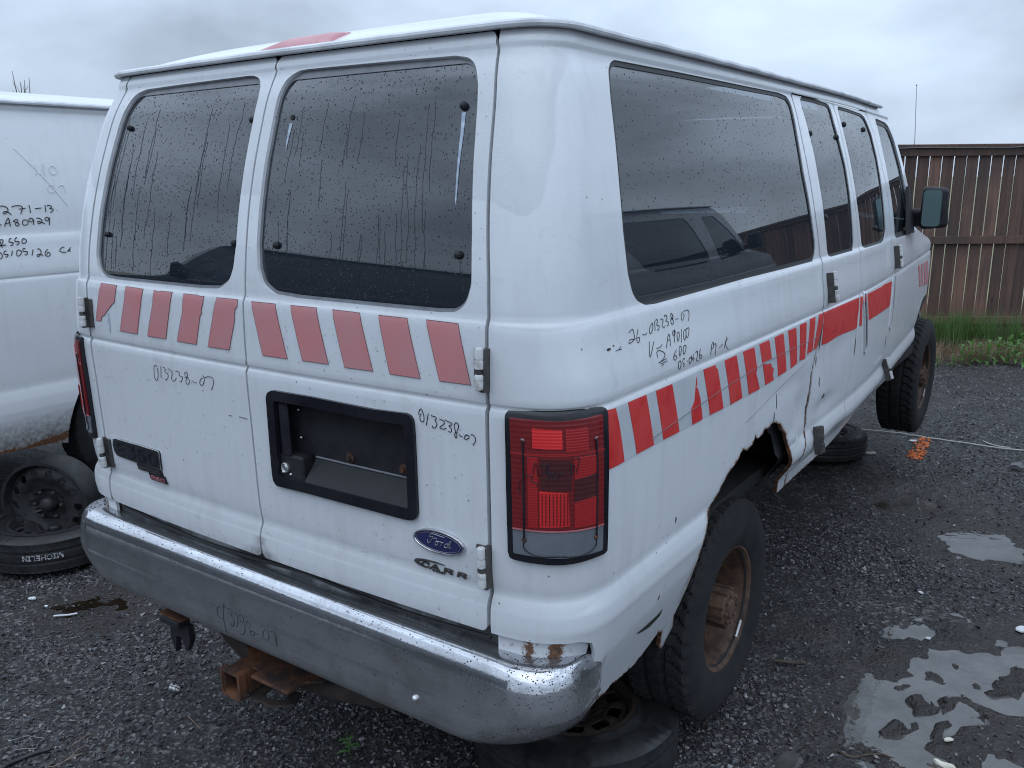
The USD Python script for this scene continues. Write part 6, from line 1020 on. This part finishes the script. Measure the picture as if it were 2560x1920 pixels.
mat('puddle_water', {'tc': ('geometry', {}), 'pn': ('noise_texture', {'scale': 5.0, 'detail': 6.0, 'roughness': 0.65}), 'pr': ('rgb_ramp', {'ramp': [(0.35, (0.022, 0.019, 0.016)), (0.6, (0.085, 0.08, 0.076))]}), 'pb': ('noise_texture', {'scale': 18.0, 'detail': 2.0}), 'bu': ('bump', {'strength': 0.05, 'distance': 0.01}), 'd': ('diffuse_bsdf', {}), 't': ('transparent_bsdf', {'color': (0.55, 0.50, 0.42)}), 'm0': ('mix_closure', {'fac': 0.4}), 'g': ('glossy_bsdf', {'color': (1, 1, 1), 'roughness': 0.015}), 'f': ('fresnel', {'IOR': 1.62}), 'm': ('mix_closure', {})},
    [('tc.position', 'pn.vector'), ('pn.fac', 'pr.fac'), ('pr.color', 'd.color'), ('tc.position', 'pb.vector'), ('pb.fac', 'bu.height'), ('bu.normal', 'g.normal'), ('d.BSDF', 'm0.closure1'), ('t.BSDF', 'm0.closure2'), ('f.fac', 'm.fac'), ('m0.closure', 'm.closure1'), ('g.BSDF', 'm.closure2')], surface='m.closure')
mat('clear_puddle', {'t': ('transparent_bsdf', {'color': (0.62, 0.52, 0.40)}), 'g': ('glossy_bsdf', {'color': (1, 1, 1), 'roughness': 0.03}), 'f': ('fresnel', {'IOR': 1.33}), 'm': ('mix_closure', {})}, [('f.fac', 'm.fac'), ('t.BSDF', 'm.closure1'), ('g.BSDF', 'm.closure2')], surface='m.closure')
MUDW = unary_union([p.buffer(.05) for p in water] + [Polygon([(1.12, .9), (1.08, 1.9), (1.3, 2.4), (1.7, 2.85), (2.6, 3.0), (2.6, .9)]), wet2.buffer(.25), w4.buffer(.1)])
for nm, w, z, mt in (('puddle', MUDW, -.0205, 'puddle_water'), ('puddle', wl.buffer(.02), -.0205, 'clear_puddle')):
    for gg in getattr(w, 'geoms', [w]):
        v, f = trimesh.creation.triangulate_polygon(gg, engine='earcut'); put(nm, trimesh.Trimesh(np.c_[v, np.full(len(v), z)], f), M[mt], kind='structure', label='shallow muddy puddle in the gravel')

# gravel stones
g = np.random.default_rng(99)
cols = [(.017, .016, .018), (.032, .029, .033), (.066, .061, .067), (.135, .130, .136), (.046, .033, .031), (.025, .026, .030), (.24, .235, .235)]
for i, c in enumerate(cols): pbr(f'stone_{"abcdefg"[i]}', tuple(.75 * x for x in c), tuple(1.25 * x for x in c), rough=.42, rough2=.2, scale=1.2, detail=3, spec=.6)
def stone(seed):
    q = np.random.default_rng(seed); s = trimesh.convex.convex_hull(q.normal(size=(13, 3)) / np.linalg.norm(q.normal(size=(13, 3)), axis=1, keepdims=True).clip(.8, 1.4)); s.vertices -= s.centroid; s.vertices *= np.array([1, .72, .5]) / np.abs(s.vertices).max(); return s
pi = UsdGeom.PointInstancer.Define(stage, '/World/gravel_stones'); tag(pi, 'loose wet grey gravel stones strewn over the yard', 'gravel', kind='stuff')
protos = []
for i in range(14):
    protos.append(put('stone', stone(i), M['stone_' + 'abcdefg'[i % 7]], pi, smooth=False).GetPath())
pi.CreatePrototypesRel().SetTargets(protos)
def scatter(n, x0, x1, y0, y1, r0, r1, cond=None):
    x, y = g.uniform(x0, x1, n), g.uniform(y0, y1, n); keep = (g.random(n) > .93 * wz(np.c_[x, y]) ** .7) & ((hz(np.c_[x, y]) > -.019) | ~shapely.contains_xy(MUDW, x, y))
    d = np.hypot(x - CAM_POS[0], y - CAM_POS[1]); keep &= (x - CAM_POS[0]) * CAM_FWD[0] + (y - CAM_POS[1]) * CAM_FWD[1] > .4
    cl = meshkit.fbm(np.c_[x, y, 0 * x] * 1.7 + 5, 3, 31); keep &= g.random(n) < np.clip((cl - .28) * 3.2, .12, 1)
    # nothing under the van needs stones far from the light, and nothing beyond the picture
    x, y = x[keep], y[keep]; r = r0 + (r1 - r0) * g.random(len(x)) ** 1.7
    return np.c_[x, y, hz(np.c_[x, y]) + r * .18, r]
def in_view(P):
    q = (P[:, :3] - np.array(CAM_POS)) @ np.c_[CAM_RIGHT, CAM_DOWN, CAM_FWD]; return (q[:, 2] > .2) & (np.abs(q[:, 0]) < .66 * q[:, 2] + .3) & (q[:, 1] < .52 * q[:, 2] + .3)
SP = np.concatenate([scatter(105000, -2.9, 2.6, -1.0, 3.2, .0045, .013), scatter(34000, -2.9, 2.6, -1.0, 3.2, .009, .0185), scatter(110000, -4.5, 4.0, 3.2, 9.3, .006, .016)])
SP = SP[in_view(SP)]; SP = SP[((SP[:, 0] - F0[0]) * FN[0] + (SP[:, 1] - F0[1]) * FN[1]) > .9]
n = len(SP); pi.CreatePositionsAttr(Vt.Vec3fArray.FromNumpy(SP[:, :3].astype(np.float32)))
pi.CreateScalesAttr(Vt.Vec3fArray.FromNumpy((SP[:, 3:4] * g.uniform(.8, 1.2, (n, 3))).astype(np.float32)))
wts = np.array([.17, .20, .17, .11, .14, .15, .06]); ids = g.choice(7, n, p=wts) + 7 * g.integers(0, 2, n); pi.CreateProtoIndicesAttr(Vt.IntArray.FromNumpy(ids.astype(np.int32)))
q = g.normal(size=(n, 4)) * np.array([1, .22, .22, 1]); q /= np.linalg.norm(q, axis=1, keepdims=True)
pi.CreateOrientationsAttr(Vt.QuathArray([Gf.Quath(float(a), float(b), float(c), float(d)) for a, b, c, d in q]))

# ---------------------------------------------------------------- grass and weeds
def leafmat(name, a, b, tr):
    mat(name, {'tc': ('texture_coordinate', {}), 'oi': ('geometry', {}), 'n': ('noise_texture', {'scale': 9.0}), 'mx': ('math', {'math_type': 'multiply_add', 'value2': 0.6}), 'r': ('mix', {'color1': a, 'color2': b}), 'p': ('principled_bsdf', {'roughness': 0.45}), 't': ('translucent_bsdf', {'color': tr}), 'm': ('mix_closure', {'fac': 0.3})},
        [('tc.object', 'n.vector'), ('oi.random_per_island', 'mx.value1'), ('n.fac', 'mx.value3'), ('mx.value', 'r.fac'), ('r.color', 'p.base_color'), ('p.BSDF', 'm.closure1'), ('t.BSDF', 'm.closure2')], surface='m.closure')
leafmat('grass_green', (0.035, 0.085, 0.022), (0.12, 0.19, 0.065), (0.09, 0.17, 0.03)); leafmat('dry_straw', (0.20, 0.125, 0.085), (0.40, 0.29, 0.21), (0.1, 0.07, 0.03)); leafmat('weed_green', (0.06, 0.15, 0.035), (0.13, 0.24, 0.07), (0.10, 0.22, 0.03))
def blades(base, H_, lean, w, seed, seg=4):
    q = np.random.default_rng(seed); n = len(base); a = q.uniform(0, 2 * np.pi, n); d = np.c_[np.cos(a), np.sin(a)]; L = H_ * q.uniform(.55, 1.15, n); b = lean * q.random(n) ** 1.2
    t = np.linspace(0, 1, seg + 1); s = np.c_[-d[:, 1], d[:, 0]]; wd = w * q.uniform(.7, 1.3, n)
    V = np.zeros((n, seg + 1, 2, 3))
    for j, tt in enumerate(t):
        c = np.c_[base[:, :2] + d * (L * b * tt ** 1.8)[:, None], base[:, 2] + L * np.sqrt(np.clip(1 - (b * tt) ** 2 * .8, .05, 1)) * tt]
        h = (wd * (1 - tt ** 1.5) + .0004)[:, None] * s
        V[:, j, 0] = c + np.c_[-h, np.zeros(n)]; V[:, j, 1] = c + np.c_[h, np.zeros(n)]
    f = []
    for j in range(seg): f += [(2 * j, 2 * j + 1, 2 * j + 3), (2 * j, 2 * j + 3, 2 * j + 2)]
    F = (np.arange(n)[:, None, None] * 2 * (seg + 1) + np.array(f)[None]).reshape(-1, 3)
    return trimesh.Trimesh(V.reshape(-1, 3), F, process=False)
def along(n, a, b, o0, o1, seed, tufts=None):
    """points along the fence: a..b metres along it, o0..o1 in front of it"""
    q = np.random.default_rng(seed); s = q.uniform(a, b, n); o = q.uniform(o0, o1, n)
    if tufts:
        c = q.uniform(a, b, tufts); co = q.uniform(o0, o1, tufts); i = q.integers(0, tufts, n); s = c[i] + q.normal(0, .055, n); o = np.clip(co[i] + q.normal(0, .05, n), o0 - .05, o1 + .1)
    P = F0[None] + s[:, None] * FD[None] + o[:, None] * FN[None]; return np.c_[P, hz(P)]
tag(put('tall_grass', cat([blades(along(2600, -1.9, -.12, .06, .34, 1, 42), .44, .55, .0034, 1), blades(along(500, -.2, 3.2, .05, .3, 2, 14), .22, .6, .003, 2), blades(along(900, -4.5, -1.9, .05, .4, 3, 24), .40, .5, .0034, 3)]), M['grass_green'], smooth=True), 'tall green grass growing against the foot of the fence', 'grass', kind='stuff')
tag(put('dry_grass', cat([blades(along(2200, -2.0, .9, .38, .80, 4, 50), .20, 1.05, .0030, 4), blades(along(700, -2.0, 3.0, .2, .8, 5), .09, 1.0, .003, 5)]), M['dry_straw'], smooth=True), 'dry straw coloured grass lying between the green grass and gravel', 'dry grass', kind='stuff')
tag(put('field_grass', blades(along(9000, -5, 9, -3.5, -.3, 6), .30, .7, .006, 6, 2), M['dry_straw'], smooth=True), 'pale grass field behind the wooden fence', 'grass', kind='stuff')
def leaf(L, w, droop, az, el):
    t = np.linspace(0, 1, 6); c = np.c_[t * L * math.cos(el), np.zeros(6), t * L * math.sin(el) - droop * L * t ** 2]; h = w * np.sin(np.pi * np.clip(t * .93 + .05, 0, 1)) ** .8
    V = np.stack([c + np.c_[0 * h, -h, h * .25], c - np.c_[0 * t, 0 * t, 0 * t], c + np.c_[0 * h, h, h * .25]], 1); m = grid_mesh(V); return rot(m, math.degrees(az), (0, 0, 1))
def weed(name, label, loc, s, seed, group=None):
    q = np.random.default_rng(seed); t = thing(name, label, 'plant', loc, float(q.uniform(0, 360)), group)
    h = .20 * s; put('stem', tube([(0, 0, -.01), (.004, 0, h * .5), (.01, .004, h)], [.004 * s, .003 * s, .002 * s], 5), M['weed_green'], t, smooth=True)
    for i in range(int(9 + 4 * s)):
        z = h * (.1 + .85 * i / 12); put('leaf', leaf(s * q.uniform(.085, .13) * (1.1 - .3 * i / 12), s * .0150, q.uniform(.3, .8), i * 2.4 + q.normal(0, .2), q.uniform(.2, .9) + .5 * i / 13).apply_translation((0, 0, z)), M['weed_green'], t, smooth=True)
wrow = G['weedrow']
wl_ = ['leafy green weed right beside the front tyre', 'small weed at the gravel edge, second from the front tyre', 'low weed out on the gravel before the weed row']
for i, (x, y) in enumerate(wrow):
    lab = wl_[i] if i < 3 else None
    weed('weed_plant', lab or 'broad leaved green weed in the row between gravel and fence', (x, y, float(hz((x, y)))), [.75, .5, .55, .9, 1.0, 1.0, 1.05, 1.1, 1.0, 1.0, 1.1, .8, 1.1, 1.0][i] * 1.12, 50 + i, None if lab else 'weeds in the row by the fence')
for i, (a, o) in enumerate(zip(np.random.default_rng(8).uniform(.15, 2.4, 12), np.random.default_rng(9).uniform(.75, 1.15, 12))):
    P = F0 + a * FD + o * FN; weed('weed_plant', 'broad leaved green weed in the row between gravel and fence', (float(P[0]), float(P[1]), float(hz(P))), .95, 80 + i, 'weeds in the row by the fence')
weed('weed_seedling', 'small green seedling in the gravel before the tow hitch', (G['weed'][0][0], G['weed'][0][1], float(hz(G['weed'][0]))), .42, 7)
# ---------------------------------------------------------------- things on the ground
def gp_(pts, lift=.004):
    p = np.array(pts, float); p = spline(p, 8) if len(p) > 2 else np.linspace(p[0], p[1], 8); return np.c_[p, hz(p) + lift]
pbr('string_white', (.50, .48, .43), (.62, .60, .55), rough=.8, scale=40); pbr('orange_spray', (.62, .13, .03), (.75, .22, .06), rough=.7, scale=60); pbr('bark_stick', (.05, .035, .025), (.09, .07, .05), rough=.8, scale=40)
pbr('black_hose', (.008, .008, .009), rough=.35); pbr('paper_white', (.62, .64, .66), (.75, .76, .78), rough=.6, scale=40); pbr('foam_cream', (.62, .58, .46), (.70, .67, .58), rough=.8, scale=40); pbr('wire_steel', (.25, .25, .27), rough=.3, metal=.8)
sg = G['string']; s0 = np.array(sg[0]); sgp = [tuple(s0 - (np.array(sg[2]) - s0) * 2.2), tuple(s0)] + [tuple(p) for p in sg[1:]] + [(2.6, 5.50)]
tag(put('string_line', tube(gp_(sgp, .012), .0045, 6), M['string_white'], smooth=True), 'thin pale string lying across the gravel behind the front tyre', 'string')
tag(put('string_end', tube(gp_(G['string2'], .010), .004, 6), M['string_white'], smooth=True), 'short loose string end lying on the gravel beyond the long string', 'string')
def sprayed(poly, seed, n):
    q = np.random.default_rng(seed); P = Polygon(poly).buffer(0); a, b, c, d = P.bounds; s = np.c_[q.uniform(a - .03, c + .03, n), q.uniform(b - .05, d + .05, n)]; dist = shapely.distance(P, shapely.points(s)); s = s[q.random(n) > np.clip(dist / .04, .18, 1)]
    out = []
    for x, y in s:
        st = stone(int(q.integers(0, 14))).copy(); st.apply_scale(q.uniform(.009, .019)); rot(st, float(q.uniform(0, 360)), (0, 0, 1)); out.append(st.apply_translation((x, y, float(hz((x, y))) + .006)))
    return cat(out)
tag(put('paint_mark', sprayed(G['paint1'] , 1, 170), M['orange_spray'], smooth=False), 'orange spray paint mark on the gravel, nearer the string', 'paint mark')
tag(put('paint_mark', sprayed(G['paint2'] , 2, 170), M['orange_spray'], smooth=False), 'orange spray paint mark on the gravel, further from the string', 'paint mark')
tag(put('black_hose', tube(gp_([(-1.02, -.50), (-1.005, -.43)] + G['cable'], .007), .0075, 8), M['black_hose'], smooth=True), 'black hose lying on the gravel in the lower left corner', 'hose')
tag(put('steel_wire', tube(gp_(G['wire'], .009), .0012, 5), M['wire_steel'], smooth=True), 'thin bright bent wire lying on the gravel near the black hose', 'wire')
st_ = G['straws']
for i, (a, lab) in enumerate([([st_[0], st_[1], st_[2], st_[3]], 'long dry straw stalk on the gravel, bent at the lower left'), ([st_[1], st_[4]], 'short dry straw stalk crossing the bent stalk at lower left'), ([st_[6], st_[7]], 'straight dry straw stalk farthest up the lower left gravel'), ([st_[8], st_[9]], 'dry stalk on the gravel in front of the receiver tube')]):
    tag(put('straw_stalk', tube(gp_(a, .010), .0016, 5), M['dry_straw'], smooth=True), lab, 'straw')
tag(put('wet_stick', tube(gp_(G['stick'], .004), np.linspace(.0045, .0025, len(gp_(G['stick']))), 7), M['bark_stick'], smooth=True), 'thin dark stick lying across the muddy puddle', 'stick')
tag(put('wet_stick', tube(gp_(G['stick2'], .006), .0045, 7), M['bark_stick'], smooth=True), 'short dark stick at the near edge of the puddle beside the foam piece', 'stick')
tag(put('broken_branch', tube(gp_(G['branch'], .010), .007, 7), M['bark_stick'], smooth=True), 'short brown branch on the gravel right of the rear tyre', 'branch')
def scrap(x, y, a, b, h, seed, mt, lab, name='litter_scrap', c='litter'):
    q = np.random.default_rng(seed); p = Polygon([(a * q.uniform(.7, 1.1) * math.cos(t), b * q.uniform(.7, 1.1) * math.sin(t)) for t in np.linspace(0, 2 * math.pi, 9)[:-1]]).buffer(0)
    m = trimesh.creation.extrude_polygon(p, h, engine='earcut').subdivide(); m.vertices[:, 2] += .25 * h * np.sin(m.vertices[:, 0] * 120 + seed) + .004; rot(m, float(q.uniform(0, 180)), (0, 0, 1)); m.apply_translation((x, y, float(hz((x, y)))))
    tag(put(name, m, M[mt], smooth=False), lab, c)
f1, f2, cp = G['flakes'], G['flakes2'], G['cap']
scrap(*f1[0], .022, .011, .006, 1, 'paper_white', 'white flake on the gravel at left, below the flat lying wheel'); scrap(*f1[2], .008, .007, .006, 3, 'paper_white', 'tiny white flake by the brown puddle at left')
tag(put('plastic_strip', tube(gp_([(f1[1][0] - .03, f1[1][1] - .03), (f1[1][0] + .035, f1[1][1] + .045)], .009), .004, 6), M['paper_white'], smooth=True), 'narrow pale strip on the gravel beside the brown puddle at left', 'litter')
scrap(f2[0][0] - .01, f2[0][1] + .0, .034, .014, .016, 4, 'foam_cream', 'cream foam piece in the near corner of the puddle', 'foam_piece', 'foam'); scrap(*f2[1], .035, .022, .006, 5, 'paper_white', 'white sheet scrap at the right edge of the gravel')
scrap(*f2[2], .012, .007, .005, 6, 'paper_white', 'small white scrap on the gravel just above the puddle'); scrap(*f2[3], .012, .008, .005, 7, 'paper_white', 'small white scrap higher up the gravel, above the puddle'); scrap(*f2[7], .022, .009, .006, 8, 'foam_cream', 'pale flat chip on the mud island in the puddle')
scrap(*cp[0], .035, .02, .006, 9, 'paper_white', 'white paper scrap beside the orange paint marks'); scrap(*cp[1], .05, .025, .010, 10, 'foam_cream', 'brown leaf scrap beside the wheel lying near the front tyre'); scrap(*cp[4], .06, .05, .03, 11, 'stone_d', 'pale stone at the right edge below the string', 'pale_stone', 'stone')
hf = thing('hose_fitting', 'small ribbed metal hose fitting on the gravel before the tow hitch', 'fitting', (f1[3][0], f1[3][1], float(hz(f1[3])) + .016), 35)
put('fitting_body', rot(revolve([(.0, -.02), (.015, -.02), (.015, -.012), (.012, -.010), (.012, -.004), (.016, -.002), (.016, .004), (.012, .006), (.012, .012), (.009, .02), (.0, .02)], 20, 'x'), 20, (0, 1, 0)), M['silver'], hf, smooth=40)
# bare tree far behind the cargo van
def tree_far():
    d = np.array(CAM_FWD) + np.array(CAM_RIGHT) * ((52 - 1280) / 2163.05) + np.array(CAM_DOWN) * ((205 - 960) / 2163.05); t = 38 / math.hypot(d[0], d[1]); top = np.array(CAM_POS) + d * t
    tr = thing('bare_tree', 'leafless tree whose top twigs show above the cargo van', 'tree', (float(top[0]), float(top[1]), 0)); q = np.random.default_rng(4); zt = float(top[2])
    put('trunk', tube([(0, 0, -.2), (.1, 0, zt * .4), (0, .05, zt * .8)], [.16, .11, .05], 10), M['bark_stick'], tr, smooth=True); out = []
    for i in range(9):
        a = q.uniform(0, 6.28); z = zt * q.uniform(.55, .85); r = q.uniform(.2, .8); e = zt * q.uniform(.95, 1.12) if i % 2 else z + r; p = spline(np.array([(0, 0, z - .3), (r * .4 * math.cos(a), r * .4 * math.sin(a), z + (e - z) * .4), (r * math.cos(a) * .7, r * math.sin(a) * .7, e)]), 4); out.append(tube(p, np.linspace(.04, .008, len(p)), 5))
        for k in range(3):
            b0 = p[int(len(p) * (.4 + .18 * k))]; out.append(tube([b0, b0 + np.array([q.normal(0, .16), q.normal(0, .16), q.uniform(.15, .45)])], [.012, .005], 4))
    put('crown', cat(out), M['bark_stick'], tr, smooth=True)
tree_far()
